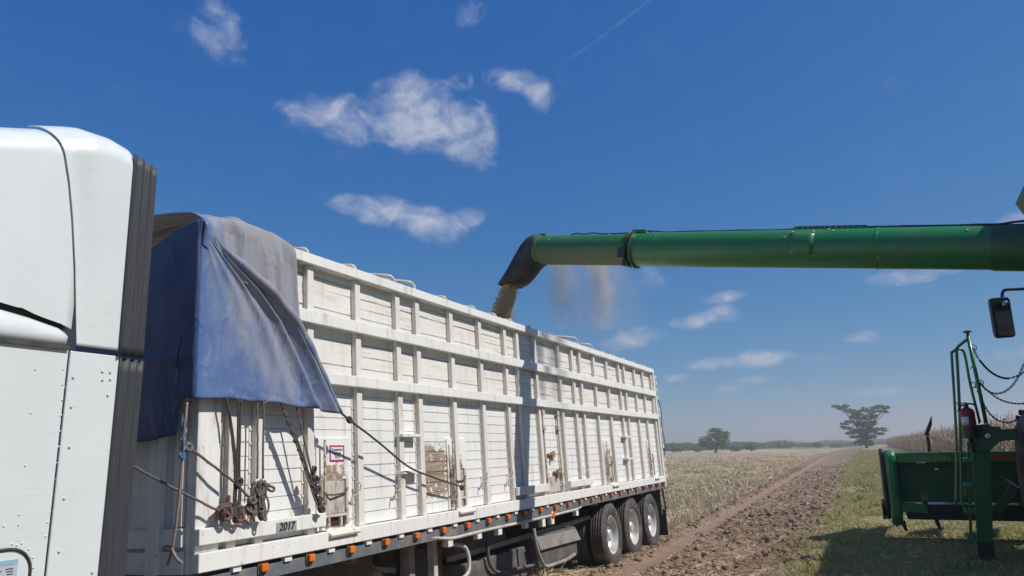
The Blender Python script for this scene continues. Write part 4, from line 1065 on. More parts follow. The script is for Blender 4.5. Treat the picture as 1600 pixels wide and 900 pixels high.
def ex7(mb):
    for q in range(12):
        f = q/11.0; P = T(441+f*58, 634+f*150, .06); knot(mb, P, .013, 2, 80+q, .009)
    for q in range(5):
        P = T(490+q*3, 735+q*15, .055); knot(mb, P, .026, 3, 100+q, .009)
rope([T(441, 630, .05), T(452, 660, .05), T(464, 690, .055), T(478, 730, .055), T(490, 765, .05), T(502, 800, .04)], .014, M_drope, 'thick dark knotted rope slanting down from the hem to the first chute', ex7)
def ex8(mb):
    mb.tube(spline([T(443, 640, .06), T(458, 680, .06), T(474, 725, .06), T(496, 790, .05), T(508, 796, .05)], 5), .008, 6)
rope([T(462, 632, .05), T(468, 655, .05), T(477, 695, .055), T(487, 738, .055), T(497, 770, .05)], .008, M_rope, 'thin grey cord slanting beside the thick dark knotted rope', ex8)
# ------------------------------------------------------------------ white tractor unit in front of the trailer
def mwhite(name, c):
    mt, t, b = base_mat(name)
    tc_ = N(t, 'ShaderNodeTexCoord'); ob = tc_.outputs['Object']
    n1 = N(t, 'ShaderNodeTexNoise', inp={0: ob, 'Scale': 2.0, 'Detail': 6.0})
    mp = N(t, 'ShaderNodeMapping', inp={0: ob, 3: (3, 6, 40)})
    n2 = N(t, 'ShaderNodeTexNoise', inp={0: mp.outputs[0], 'Scale': 1.6, 'Detail': 8.0, 'Roughness': 0.7})
    n3 = N(t, 'ShaderNodeTexNoise', inp={0: ob, 'Scale': 40.0, 'Detail': 4.0})
    col = MIX(t, SS(t, n1.outputs[0], .3, .7), c, tuple(q*.95 for q in c))
    col = MIX(t, MA(t, 'MULTIPLY', SS(t, n2.outputs[0], .54, .72), .32), col, (.45, .40, .33))
    col = MIX(t, MA(t, 'MULTIPLY', SS(t, n3.outputs[0], .70, .76), .5), col, (.35, .27, .2))
    t.links.new(col, b.inputs['Base Color'])
    t.links.new(MA(t, 'MULTIPLY_ADD', n1.outputs[0], .2, .22), b.inputs['Roughness'])
    b.inputs['Coat Weight'].default_value = .25; b.inputs['Coat Roughness'].default_value = .12
    return mt
M_cabw = mwhite('cab_white_paint', (0.72, 0.755, 0.745))
M_glass = mat('dark_cab_glass', (0.012, 0.014, 0.016), 0.06, rv=.02, spec=.8)
M_chrome = mat('chrome', (0.75, 0.75, 0.76), 0.18, metal=1.0, rv=.06)
M_fairrub = mat('grey_rubber_fairing', (0.034, 0.036, 0.043), 0.6, c2=(0.046, 0.048, 0.056), sc=3, stretch=(3, 14, .6), dirt=(0.09, 0.088, 0.088), damt=.4, dsc=7, bump=.2, bsc=12)
M_stick = mat('pale_blue_band', (0.32, 0.56, 0.68), .5)
M_stickb = mat('grey_sticker', (0.55, 0.57, 0.66), .5)
TX, TZ0 = -3.70, 0.0
truck = thing('tractor_truck', 'white sleeper tractor truck parked ahead of the trailer with dark rubber side fairing', 'truck', (TX, 0, 0))
def K(px, py, x=0.0):
    P = onX(px, py, TX+x); return P-np.array([TX, 0, 0])
HW = 2.44
# lower sleeper box, slightly rounded at the edges
mb = MB(); mb.box(-HW, -.012, -.9, 2.466, .95, 2.505); mb.build('sleeper_body', M_cabw, truck, bevel=.004)
_sm = np.array([K(*p) for p in ((100, 240), (107, 284), (112, 340), (116, 420), (117, 500), (117.5, 548))])[::-1]
_sz = np.r_[_sm[:, 2], _sm[-1, 2]+.07, _sm[-1, 2]+.12, _sm[-1, 2]+.17, _sm[-1, 2]+.22]; _sy = np.r_[_sm[:, 1], _sm[-1, 1]-.025, _sm[-1, 1]-.055, _sm[-1, 1]-.10, _sm[-1, 1]-.16]
def seam_y(z): return float(np.interp(z, _sz, _sy))
# roof fairing: lofted sections, rounded to the top
def roof_z(y): return 3.42+.235*sst(y, -.6, 2.0)-.03*sst(y, 2.2, 2.9)
def zt_y(y): return float(np.interp(y, [-.9, -.5, 0., .8, 2.0, 2.23, 2.45, 2.6, 2.76], [2.93, 3.23, 3.38, 3.50, 3.60, 3.68, 3.735, 3.745, 3.715]))
def section(y, x_out, dz, z0, rr=.20):
    ztop = zt_y(y)+dz
    pts = [(x_out, z0)]
    for q in np.linspace(0, 1, 28):
        a = q*math.pi/2; pts.append((x_out-rr+rr*math.cos(a), ztop-.17+.17*math.sin(a)))
    pts += [(-HW/2, ztop+.03)]
    full = pts+[(-HW-p[0], p[1]) for p in pts[::-1][1:]]
    return [(p[0], y, p[1]) for p in full]
def loft(mb, secs):
    n = len(secs[0]); vs = [p for s in secs for p in s]
    fs = [(i*n+j, i*n+j+1, (i+1)*n+j+1, (i+1)*n+j) for i in range(len(secs)-1) for j in range(n-1)]
    mb.add(vs, fs, True); o = len(mb.v)-len(vs)
    for i in (0, len(secs)-1):
        f = tuple(o+i*n+j for j in range(n)); mb.f.append(f if i else f[::-1]); mb.sm.append(False); mb.mi.append(mb.cur)
mb = MB()
loft(mb, [section(y, xo, -.02*sst(y, 2.24, 2.36), zb) for (y, xo, zb) in ((-.9, -.10, 2.62), (-.5, -.04, 2.66), (0.2, -.01, 2.70), (.8, 0, 2.71), (1.3, 0, 2.72), (1.6, 0, 2.72), (1.9, 0, 2.71), (2.0, 0, 2.705), (2.1, 0, 2.69), (2.17, 0, 2.68), (2.2, 0, 2.68), (2.23, 0, 2.67), (2.26, 0, 2.66), (2.3, 0, 2.65), (2.4, 0, 2.63), (2.46, 0, 2.61))])
mb.build('roof_fairing', M_cabw, truck)
# ledge between roof fairing and sleeper, with the dark gap above it
mb = MB()
loft(mb, [[(-HW+.01, y, 2.52), (.0, y, 2.52), (.008, y, 2.56), (.006, y, z_), (-.02, y, z_+.02), (-HW+.01, y, z_+.02)] for (y, z_) in ((-.9, 2.66), (1.2, 2.665), (2.0, 2.655), (2.25, 2.62), (2.40, 2.59), (2.44, 2.57))])
mb.build('body_ledge', M_cabw, truck)
mb = MB(); mb.box(-HW+.03, -.03, -.85, 2.43, 2.56, 2.80); mb.build('gap_seal', M_rubber, truck)
mb = MB(); mb.box(-.06, .004, -.9, 2.46, 2.500, 2.521); mb.build('seam_trim', M_rubber, truck)
# side extenders: scooped beside the seam, swept back at the top
def ext(sgn):
    mb = MB()
    def fn(u, v):
        y0 = seam_y(3.70); yt = y0+u**1.2*(2.697-y0); zt = zt_y(yt)+.018; v = 1-(1-v)**1.8
        z = 2.525+(zt-2.525)*v; ya = seam_y(z); y = ya+u**1.2*(2.735-.038*v-ya)
        inw = 0 if z < zt-.17 else .20*(1-math.sqrt(max(0, 1-((z-(zt-.17))/.17)**2)))
        x = .009+.032*v*sst(u, .10, .55)-inw
        return (x if sgn > 0 else -HW-x, y, z)
    mb.grid(fn, 60, 110)
    o = mb.build('side_extender', M_cabw, truck, solid=.006)
    mb = MB(); xs_ = (-.011, .018) if sgn > 0 else (-HW-.018, -HW-.004)
    mb.prism([(2.470, .95), (2.742, .95), (2.750, 2.497), (2.470, 2.497)], (xs_[0], 0, 0), (0, 1, 0), (0, 0, 1), (1, 0, 0), .012)
    mb.build('side_extender', M_cabw, truck, bevel=.004)
    # rubber trailing fairing, ribbed lengthwise
    for (z0, z1, ya, yb) in ((2.500, 3.665, 2.732, 2.694), (.95, 2.488, 2.744, 2.750)):
        mb = MB()
        def fr(u, v):
            y = (ya+(yb-ya)*v)+u*.165; x = (.018+.026*v if z1 > 3 else .002)-.02*u+.006*math.cos(u*2*math.pi*3)
            z = z0+(z1-.03*u*(1 if z1 > 3 else 0)-z0)*v
            return (x if sgn > 0 else -HW-x, y, z)
        mb.grid(fr, 30, 20); mb.build('rubber_fairing', M_fairrub, truck, solid=.010)
ext(1); ext(-1)
mb = MB(); mb.box(-HW+.2, -.16, 2.40, 2.60, .95, 3.55); mb.build('rear_wall', M_cabw, truck)
# rivets and bolts on the flat lower panels
mb = MB()
for px, py in ((99, 577), (98, 601), (97, 625), (95, 649), (93, 674), (92, 698), (90, 723), (88, 748), (86, 773), (83, 799), (81, 825), (78, 850), (76, 877), (48, 645), (39, 727), (30, 804), (55, 577), (29, 820), (26, 852), (34, 849), (19, 850), (45, 858), (51, 871), (52, 887), (71, 838), (74, 816), (6, 822)):
    P = K(px, py, -.012); mb.ball((P[0]-.001, P[1], P[2]), .0062, 8)
mb.build('rivets', M_cabw, truck)
mb = MB()
for px, py in ((114, 590), (111, 636), (108, 699), (100, 779), (92, 862), (160, 581), (172, 582), (168, 618), (160, 594), (172, 593), (144, 895)):
    P = K(px, py, .001); mb = MB(); mb.ball(P, .008, 8); mb.build('bolt', M_galv, truck)
# bunk window with its gasket and sticker
P = K(0, 863, -.012); Q = K(47, 880, -.012)
y1, zt = Q[1], K(25, 857, -.012)[2]; y0 = y1-.62; zb = zt-.55; r_ = .11
corner = lambda cy, cz, a0: [(cy+r_*math.cos(a0+q), cz+r_*math.sin(a0+q)) for q in np.linspace(0, math.pi/2, 7)]
loop = corner(y1-r_, zt-r_, 0)+corner(y0+r_, zt-r_, math.pi/2)+corner(y0+r_, zb+r_, math.pi)+corner(y1-r_, zb+r_, 1.5*math.pi)
mb = MB(); mb.prism(loop, (-.0115, 0, 0), (0, 1, 0), (0, 0, 1), (1, 0, 0), .005); wn = mb.build('locker_door', M_cabw, truck)
mb = MB(); mb.tube([(-.006, a, c) for a, c in loop], .008, 8, closed=True); mb.build('gasket', M_rubber, wn)
S0, S1 = K(-30, 876, -.005), K(29, 872, -.005)
mb = MB(); mb.box(-.0062, -.0045, S0[1], S1[1], S1[2]-.25, S1[2]-.003); st = mb.build('sticker', M_stickb, wn)
mb = MB(); mb.box(-.0044, -.0032, S0[1], S1[1], S1[2]-.024, S1[2]-.003); mb.build('band', M_stick, st)
text('lettering', 'UN', .05, M_ink, st, (-.0038, S1[1]-.05, S1[2]-.115), SIDE, ext=.0006, bold=.001)
mb = MB(); mb.prism([(0, 0), (.03, .012), (.045, .03), (.02, .022)], (-.0044, S1[1]-.115, S1[2]-.075), (0, 1, 0), (0, 0, 1), (1, 0, 0), .001)
for i in range(4): mb.box(-.0044, -.0034, S1[1]-.055+.004*i, S1[1]-.02, S1[2]-.045-.012*i, S1[2]-.041-.012*i)
mb.build('print', M_ink, st)
# the rest of the truck, out of the picture
mb = MB(); mb.box(-HW+.06, -.06, -2.5, -.9, .95, 2.45); mb.build('cab', M_cabw, truck, bevel=.06)
mb = MB(); mb.box(-.075, -.052, -2.2, -1.2, 1.65, 2.3); mb.build('door_window', M_glass, truck, bevel=.006)
mb = MB(); mb.box(-HW+.15, -.15, -2.52, -2.48, 1.75, 2.4); mb.build('windscreen', M_glass, truck, bevel=.01)
mb = MB()
loft(mb, [[(-HW/2-w, y, .8), (-HW/2-w, y, z_-.15), (-HW/2-w+.15, y, z_), (-HW/2+w-.15, y, z_), (-HW/2+w, y, z_-.15), (-HW/2+w, y, .8)] for (y, w, z_) in ((-2.5, 1.05, 1.72), (-3.6, .95, 1.58), (-4.4, .85, 1.40), (-4.55, .7, 1.25))])
mb.build('hood', M_cabw, truck)
mb = MB(); mb.box(-HW+.5, -.5, -4.62, -4.50, .85, 1.2); mb.build('grille', M_chrome, truck, bevel=.02)
mb = MB(); mb.box(-HW+.08, -.08, -4.75, -4.55, .45, .80); mb.build('bumper', M_chrome, truck, bevel=.04)
mb = MB(); mb.box(-HW+.75, -HW+.87, -4.3, 6.2, .72, .98); mb.box(-.87, -.75, -4.3, 6.2, .72, .98); mb.build('chassis_rails', M_darksteel, truck)
mb = MB(); mb.lathe([(0, .001), (0, .30), (.04, .33), (1.4, .33), (1.44, .3), (1.44, .001)], (-.36, -1.0, .62), (0, 1, 0), 28); mb.build('fuel_tank', M_chrome, truck)
for (yy, xs_) in ((-3.5, (-.17, -HW+.17)), (3.1, (-.24, -.55, -HW+.24, -HW+.55)), (4.4, (-.24, -.55, -HW+.24, -HW+.55))):
    for xx in xs_:
        w = w0.copy(); C.objects.link(w); w.parent = truck
        for ch in w0.children:
            q = ch.copy(); C.objects.link(q); q.parent = w
        w.location = (xx, yy, .515); w.rotation_euler = (xx, 0, 0 if xx > -1.2 else math.pi)
mb = MB(); mb.box(-HW/2-.45, -HW/2+.45, 3.3, 4.2, .98, 1.14); mb.build('fifth_wheel', M_darksteel, truck, bevel=.02)
# ------------------------------------------------------------------ green combine harvester, unloading to its left
def mgreen(name, c, rough, dust, dz=None):
    mt, t, b = base_mat(name)
    tc_ = N(t, 'ShaderNodeTexCoord'); ob = tc_.outputs['Object']
    n1 = N(t, 'ShaderNodeTexNoise', inp={0: ob, 'Scale': 2.5, 'Detail': 7.0, 'Roughness': .65})
    n2 = N(t, 'ShaderNodeTexNoise', inp={0: ob, 'Scale': 55.0, 'Detail': 4.0, 'Roughness': .7})
    ge = N(t, 'ShaderNodeNewGeometry'); sg = N(t, 'ShaderNodeSeparateXYZ', inp={0: ge.outputs['Normal']})
    d = MA(t, 'MULTIPLY', SS(t, n1.outputs[0], .40, .72), dust)
    if dz: d = MA(t, 'MULTIPLY_ADD', SS(t, MA(t, 'ADD', sg.outputs[2], MA(t, 'MULTIPLY_ADD', n1.outputs[0], 1.4, -.7)), .35, -.65), .5, MA(t, 'MULTIPLY', d, .4))
    d = MA(t, 'ADD', d, MA(t, 'MULTIPLY', SS(t, n2.outputs[0], .62, .70), dust*.6), clamp=True)
    col = MIX(t, d, MIX(t, SS(t, n1.outputs[0], .3, .7), c, tuple(q*.85 for q in c)), (.26, .215, .15))
    t.links.new(col, b.inputs['Base Color'])
    t.links.new(MA(t, 'MULTIPLY_ADD', d, .5, rough, clamp=True), b.inputs['Roughness'])
    b.inputs['Coat Weight'].default_value = .2 if dust < .21 else 0.0; b.inputs['Coat Roughness'].default_value = .12
    return mt
GREEN = (0.018, 0.215, 0.058)
M_green = mgreen('green_paint', GREEN, .30, .20)
M_greend = mgreen('dusty_green_paint', (0.024, 0.175, 0.052), .45, .6, True)
M_greenk = mgreen('deep_green_panel', (0.013, 0.112, 0.036), .40, .22)
M_boot = mat('dark_rubber_spout', (0.028, 0.027, 0.030), .6, c2=(0.045, 0.043, 0.044), sc=4, dirt=(.16, .13, .10), damt=.4, dsc=4, bump=.15, bsc=20)
M_yellow = mat('yellow_decal', (0.50, 0.33, 0.02), .5, c2=(.36, .22, .02), sc=30)
M_brand = mat('faded_yellow_lettering', (0.50, 0.37, 0.07), .5)
M_redref = mat('red_reflector', (0.62, 0.05, 0.03), .35, rv=.05)
M_mirror = mat('mirror_glass', (0.55, 0.6, 0.62), .06, metal=1.0, rv=.02)
M_black = mat('black_plastic', (0.016, 0.016, 0.018), .45, c2=(.03, .03, .032))
M_extred = mat('extinguisher_red', (0.33, 0.014, 0.016), .4, c2=(.22, .012, .014), dirt=(.2, .12, .1), damt=.4)
M_chain = mat('chain_steel', (0.06, 0.06, 0.065), .5, c2=(.10, .085, .07), metal=.6)
M_silver = mat('lamp_silver', (0.7, 0.7, 0.7), .25, metal=.8)
M_greyped = mat('grey_plastic_panel', (0.09, 0.095, 0.10), .6)
harv = thing('combine_harvester', 'green combine harvester with its long auger swung out over the trailer', 'combine', (3.6, 10.0, 0.45))
HB = np.array([3.6, 10.0, 0.45])
def hv(P): return np.array(P, float)-HB
def Hp(px, py, Y): return hv(onY(px, py, Y))
# --- unloading auger
A0 = np.array([-4.06, 9.74, 4.82]); B0 = np.array([1.62, 8.90, 3.88]); AD = (B0-A0)/np.linalg.norm(B0-A0)
def au(px):
    """length along the auger where it passes a photo column"""
    lo, hi = -1.0, 9.0
    for _ in range(50):
        s = (lo+hi)/2; q = A0+AD*s-EYE; X = 800+FPX*(q@RT)/(q@_f)
        if X < px: lo = s
        else: hi = s
    return s
def ap(s): return hv(A0+AD*s)
def pipe(name, s0, s1, r0, r1, M, seg=56, parent=harv):
    mb = MB(); mb.lathe([(s0, .001), (s0, r0), (s1, r1), (s1, .001)], hv(A0), AD, seg); return mb.build(name, M, parent)
s_ring = au(990)
auger = MB(); auger.lathe([(s_ring+.02, .20), (s_ring+.02, .222), (s_ring+.06, .228), (au(1030)-.012, .229), (au(1030)-.01, .2345), (au(1030)+.012, .2345), (au(1030)+.014, .2315), (au(1372)-.016, .2325), (au(1372)-.014, .239), (au(1372)+.012, .239), (au(1372)+.014, .2345), (7.6, .236), (7.6, .001)], hv(A0), AD, 64)
auger = auger.build('unloading_auger', M_green, harv)
mb = MB(); mb.lathe([(-.01, .001), (-.01, .214), (s_ring-.40, .217), (s_ring-.02, .217), (s_ring-.02, .001)], hv(A0), AD, 56); mb.build('end_tube', M_greend, harv)
mb = MB()
mb.lathe([(s_ring-.06, .22), (s_ring-.06, .245), (s_ring-.035, .245), (s_ring-.035, .222)], hv(A0), AD, 48); mb.lathe([(s_ring+.03, .222), (s_ring+.03, .262), (s_ring+.055, .262), (s_ring+.055, .222)], hv(A0), AD, 48)
mb.build('fold_collar', M_greenk, auger)
up_ = np.array([0, 0, 1.0]); up_ = up_-AD*(up_@AD); up_ /= np.linalg.norm(up_); fr_ = np.cross(AD, up_); fr_ = fr_ if fr_[1] < 0 else -fr_
def onp(s, ang, r): return ap(s)+r*(math.cos(ang)*up_+math.sin(ang)*fr_)   # ang 0 = top, 90 deg = towards the photographer
mb = MB()
mb.obox(onp(s_ring-.05, rad(112), .25), AD*.05, up_*.07, fr_*.05); mb.obox(onp(s_ring-.02, rad(150), .255), AD*.045, up_*.035, fr_*.06)
mb.tube(spline([onp(s_ring-.03, rad(100), .25), onp(s_ring-.01, rad(70), .27), onp(s_ring+.01, rad(40), .27), onp(s_ring+.03, rad(8), .26), onp(s_ring+.25, rad(4), .245)], 5), .014, 7)
mb.build('hinge_lock', M_black, auger, bevel=.006)
mb = MB(); mb.obox(onp(s_ring+.09, rad(8), .245), AD*.10, up_*.022, fr_*.05); mb.build('hinge_bracket', M_green, auger, bevel=.006)
# rail with holes and hoses along the top
s0, s1 = au(1240), au(1415)
mb = MB(); mb.obox((onp(s0, 0, .25)+onp(s1-.4, 0, .25))/2, AD*(s1-.4-s0)/2, up_*.022, fr_*.03); mb.obox((onp(s1-.4, 0, .246)+onp(s1, 0, .246))/2, AD*.2, up_*.012, fr_*.03); mb.build('top_rail', M_greenk, auger, bevel=.004)
mb = MB()
for q in np.linspace(.04, .9, 12):
    p = onp(s0+(s1-.4-s0)*q, 0, .25)+fr_*.031; mb.tube([p, p+fr_*.004], .008, 8)
mb.build('rail_bolts', M_galv, auger)
mb = MB()
path = [onp(au(890), rad(2), .225), onp(au(900), rad(4), .242), onp(au(910), rad(3), .228), onp(au(925), rad(2), .246), onp(au(940), rad(4), .228), onp(s_ring-.1, rad(6), .232), onp(s_ring+.1, rad(3), .262)]
path += [onp(au(p), rad(2+2*math.sin(p)), .240+.004*math.sin(p*.7)) for p in range(1040, 1250, 20)]
mb.tube(spline(path, 4), .009, 6)
mb.tube(spline([onp(s1-.05, rad(6), .25), onp(au(1450), rad(8), .245), onp(au(1500), rad(10), .243), onp(au(1530), rad(16), .246), onp(au(1560), rad(26), .25), onp(au(1590), rad(20), .27), onp(au(1640), rad(10), .28)], 5), .013, 7)
mb.build('hydraulic_hose', M_black, auger)
# hatch and bolts on the near face
mb = MB()
for px, ang in ():
    p = onp(au(px), rad(ang+6), .236); mb = MB(); mb.tube([p, p+(p-ap(au(px)))*.04], .014, 8); mb.build('bolt', M_galv, auger)
for px, ang in ((1232, 66), (1296, 30), (1305, 42), (1243, 44), (1275, 44), (1377, 128), (1015, 30), (868, 60), (958, 40), (1512, 50)):
    p = onp(au(px), rad(ang), .233); mb = MB(); mb.tube([p, p+(p-ap(au(px)))*.05], .011, 8); mb.build('bolt', M_galv, auger)
def hatch(nu=12):
    mb = MB(); a0, a1 = au(1238), au(1277)
    def fn(u, v): return tuple(onp(a0+(a1-a0)*u, rad(50+68*v), .2325+.0015))
    mb.grid(fn, 4, 14); return mb.build('access_hatch', M_green, auger, solid=.002)
hatch()
mb = MB(); sA, sB = au(1545), au(1640)
mb.lathe([(sA+.02, .237), (sA+.06, .246), (7.5, .25)], hv(A0), AD, 56); mb.obox((onp(sB, rad(178), .26)+onp(7.4, rad(178), .26))/2, AD*((7.4-sB)/2), up_*.02, fr_*.12); mb.obox((onp(sB, 0, .26)+onp(7.4, 0, .26))/2, AD*((7.4-sB)/2), up_*.03, fr_*.10); mb.build('pivot_sleeve', M_greenk, harv)
mb = MB(); e1 = ap(7.3); e2 = e1+AD*.5+np.array([.25, 0, -.35]); e3 = e2+np.array([.08, 0, -1.6]); mb.tube(spline([e1, e1+AD*.35+np.array([.05, 0, -.06]), e2, e3], 6), .26, 24); mb.build('auger_elbow', M_greenk, harv)
# rubber spout: lofted from the tube end, bending down and narrowing sideways
mb = MB()
secs = []
_c0 = onY(846, 391, 9.74)
def Y_(px): return 9.80
tops = [onY(p, q, 9.78) for p, q in ((848, 367), (836, 367.5), (826, 373), (817, 384), (807, 402), (795, 425), (782, 446.5))]
bots = [onY(p, q, 9.78) for p, q in ((850, 414.5), (848, 415), (842, 421), (836, 429), (829, 437), (821, 444), (812, 447.5))]
n = 28; vs = []
for i, (a, c) in enumerate(zip(tops, bots)):
    mid = (a+c)/2; h_ = (a-c)/2; dep = np.array([0, 1.0, 0])*(.216-.02*i/6)
    for j in range(n):
        q = 2*math.pi*j/n; ca, sa = math.cos(q), math.sin(q)
        e = 1-.25*i/6
        vs.append(hv(mid+h_*math.copysign(abs(ca)**e, ca)+dep*math.copysign(abs(sa)**e, sa)))
fs = [(i*n+j, i*n+(j+1) % n, (i+1)*n+(j+1) % n, (i+1)*n+j) for i in range(len(tops)-1) for j in range(n)]
mb.add(vs, fs, True); sp_ = mb.build('spout', M_boot, harv, solid=.014)
mb = MB(); mb.lathe([(-.035, .216), (-.035, .226), (.0, .228), (.015, .224), (.015, .214)], hv(A0), AD, 48)
p = onp(.0, 0, .232); mb.obox(p, AD*.06, up_*.012, fr_*.05); mb.build('clamp_band', M_greend, sp_)
# --- ladder, handrails, beam
YL = 11.3
def L3(px, py, dy=0.0): return Hp(px, py, YL+dy)
lad = MB(); 
tw = .017
lad.tube(spline([L3(1494, 792), L3(1494.5, 700), L3(1491, 620), L3(1487, 556), L3(1488.5, 550), L3(1493, 547, .02), L3(1500, 545.5, .05), L3(1506, 550, .08), L3(1510, 566, .08), L3(1516, 600, .08), L3(1531, 660, .08)], 5), tw, 10)
lad.tube(spline([L3(1513, 806), L3(1504, 786), L3(1502, 760), L3(1500, 660), L3(1496.5, 580), L3(1494.5, 549), L3(1495.5, 544), L3(1500, 539), L3(1512, 530)], 5), tw*1.1, 10)
lad = lad.build('handrail', M_green, harv)
mb = MB(); mb.tube([L3(1512, 524), L3(1526, 590), L3(1541, 662)], [.022, .023, .024], 10); mb.build('grab_post', M_green, harv)
mb = MB(); mb.lathe([(-.02, .001), (-.02, .018), (.015, .018), (.02, .05), (.035, .05), (.045, .03), (.045, .001)], L3(1512, 522), (0, 0, 1), 16); mb.build('post_cap', M_black, harv)
for (px, py) in ((1521, 600), (1524, 607), (1520, 576)):
    mb = MB(); mb.tube(spline([L3(px-4, py, .08), L3(px, py-3, .05), L3(px+3, py, .0), L3(px+3, py+6, .0)], 4), .006, 6); mb.build('wire_loop', M_black, harv)
# side stringers and steps
mb = MB()
st_ = [(1518, 672), (1546, 668), (1550, 760), (1552, 848), (1527, 848), (1521, 760)]
def poly_prism(mb, pts, Y, th):
    P = [Hp(p, q, Y) for p, q in pts]; y = P[0][1]
    mb.prism([(p[0], p[2]) for p in P], (0, y, 0), (1, 0, 0), (0, 0, 1), (0, 1, 0), th)
poly_prism(mb, st_, YL, .035)
ladder = mb.build('ladder', M_greenk, harv, bevel=.006)
mb = MB(); poly_prism(mb, [(1511, 690), (1516, 690), (1520, 850), (1515, 850)], YL+.40, .03); mb.build('far_stringer', M_green, ladder)
for (px, py) in ((1513, 719), (1515, 759), (1518, 800), (1520, 842)):
    a = Hp(px, py, YL+.02); 
    mb = MB(); mb.box(a[0]-.055, a[0]+.12, a[1]+.02, a[1]+.40, a[2]-.03, a[2]+.025); mb.build('step', M_green, ladder, bevel=.006)
mb = MB(); poly_prism(mb, [(1527, 848.5), (1553, 848.5), (1555, 880), (1530, 880)], YL-.005, .045); ls = mb.build('rubber_step_hanger', M_black, ladder)
mb = MB(); a = Hp(1524, 874, YL); mb.box(a[0]-.06, a[0]+.22, a[1], a[1]+.42, a[2]-.03, a[2]+.015); mb.build('step', M_greenk, ladder)
mb = MB(); poly_prism(mb, [(1522, 684), (1526, 664), (1545, 662), (1548, 666), (1563, 667), (1565, 671), (1640, 665), (1640, 684), (1568, 689), (1560, 692), (1550, 702), (1546, 706), (1520, 706)], YL-.045, .05)
mb.build('platform_beam', M_greenk, harv, bevel=.006)
mb = MB(); a = L3(1543, 681, -.05); mb.lathe([(0, .001), (0, .034), (.008, .03), (.009, .012), (.014, .01), (.014, .001)], a+np.array([0, 0, 0]), (0, -1, 0), 20); mb.build('pivot_bolt', M_silver, harv)
mb = MB(); a, c = L3(1518, 679, -.05), L3(1524, 690, -.05); mb.box(a[0], c[0], a[1]-.012, a[1], c[2], a[2]); mb.build('amber_reflector', M_amber, harv, bevel=.003)
mb = MB(); a = Hp(1560, 670, YL); mb.box(a[0]-.10, 2.7-HB[0]+.1, a[1]+.02, a[1]+1.3, a[2]-.06, a[2]-.015); mb.build('platform', M_greyped, harv)
# chains of the gate
def chain(pts, n, hose=None, s=.013):
    P = spline(pts, 40); d = np.r_[0, np.cumsum([np.linalg.norm(P[i+1]-P[i]) for i in range(len(P)-1)])]
    mb = MB(); P = np.array(P); hose = hose or (2, 2); hp = []
    for i in range(n):
        f = (i+.5)/n; q = np.array([np.interp(f*d[-1], d, P[:, c]) for c in range(3)]); q2 = np.array([np.interp(min(d[-1], f*d[-1]+.01), d, P[:, c]) for c in range(3)])
        if hose[0] < f < hose[1]: hp.append(q); continue
        a = q2-q; a /= np.linalg.norm(a)+1e-9
        b_ = np.cross(a, (0, 1, 0)); b_ /= np.linalg.norm(b_)+1e-9
        if i % 2: b_ = np.cross(a, b_)
        L_ = d[-1]/n*.68
        mb.tube([q+a*L_*math.cos(t_)+b_*L_*.52*math.sin(t_) for t_ in np.linspace(0, 6.2832, 11)[:-1]], .0052, 5, closed=True)
    if hp: mb.tube(hp, .014, 7)
    return mb.build('gate_chain', M_chain, harv)
chain([L3(1520, 543, .1), L3(1530, 562, .2), L3(1549, 582, .3), L3(1570, 591, .4), L3(1588, 588, .5), L3(1604, 578, .6), L3(1640, 545, .7)], 46, (.12, .50))
chain([L3(1531, 597, .0), L3(1541, 609, .1), L3(1556, 615, .2), L3(1573, 610, .3), L3(1588, 594, .4), L3(1602, 565, .5), L3(1620, 530, .6)], 44)
chain([L3(1531, 599, .0), L3(1545, 612, .1), L3(1562, 624, .2), L3(1582, 630, .3), L3(1604, 630, .4), L3(1640, 622, .5)], 40)
chain([L3(1536, 630, .0), L3(1547, 647, .1), L3(1562, 658, .2), L3(1578, 660, .3), L3(1593, 653, .4), L3(1604, 645, .5), L3(1640, 610, .6)], 44)
mb = MB()
for (px, py) in ((1521, 543), (1532, 598)):
    c = L3(px, py); mb.tube([c+.035*np.array([math.cos(q), 0, math.sin(q)]) for q in np.linspace(0, 6.28, 17)[:-1]], .006, 6, closed=True)
mb.build('chain_hook', M_chain, harv)
# --- mirror on its arm
YM = 12.6
m0 = Hp(1567, 496, YM); mb = MB()
prof = []
W_, H_ = .135, .295
def rr2(w, h, r, n=6):
    out = []
    for (cx_, cz_, a0) in ((w-r, h-r, 0), (-w+r, h-r, math.pi/2), (-w+r, -h+r, math.pi), (w-r, -h+r, 1.5*math.pi)):
        out += [(cx_+r*math.cos(a0+q), cz_+r*math.sin(a0+q)) for q in np.linspace(0, math.pi/2, n)]
    return out
rings = [(rr2(W_, H_, .05), 0.0), (rr2(W_, H_, .05), .06), (rr2(W_*.8, H_*.85, .06), .13)]
tilt = Matrix.Rotation(rad(17), 3, 'Z') @ Matrix.Rotation(rad(4), 3, 'X') @ Matrix.Rotation(rad(-2), 3, 'Y')
vs = [np.array(tilt @ Vector((p[0], dpt, p[1])))+m0 for ring, dpt in rings for p in ring]; k_ = len(rings[0][0])
fs = [(i*k_+j, i*k_+(j+1) % k_, (i+1)*k_+(j+1) % k_, (i+1)*k_+j) for i in range(2) for j in range(k_)]+[tuple(2*k_+j for j in range(k_)), tuple(range(k_))[::-1]]
mb.add(vs, fs, False); mir = mb.build('mirror', M_black, harv, bevel=.008)
mb = MB(); g = rr2(W_*.80, H_*.86, .035); mb.add([np.array(tilt @ Vector((p[0]+.012, -.004, p[1]-.01)))+m0 for p in g], [tuple(range(len(g)))[::-1]]); mb.build('mirror_glass', M_mirror, mir, solid=.003)
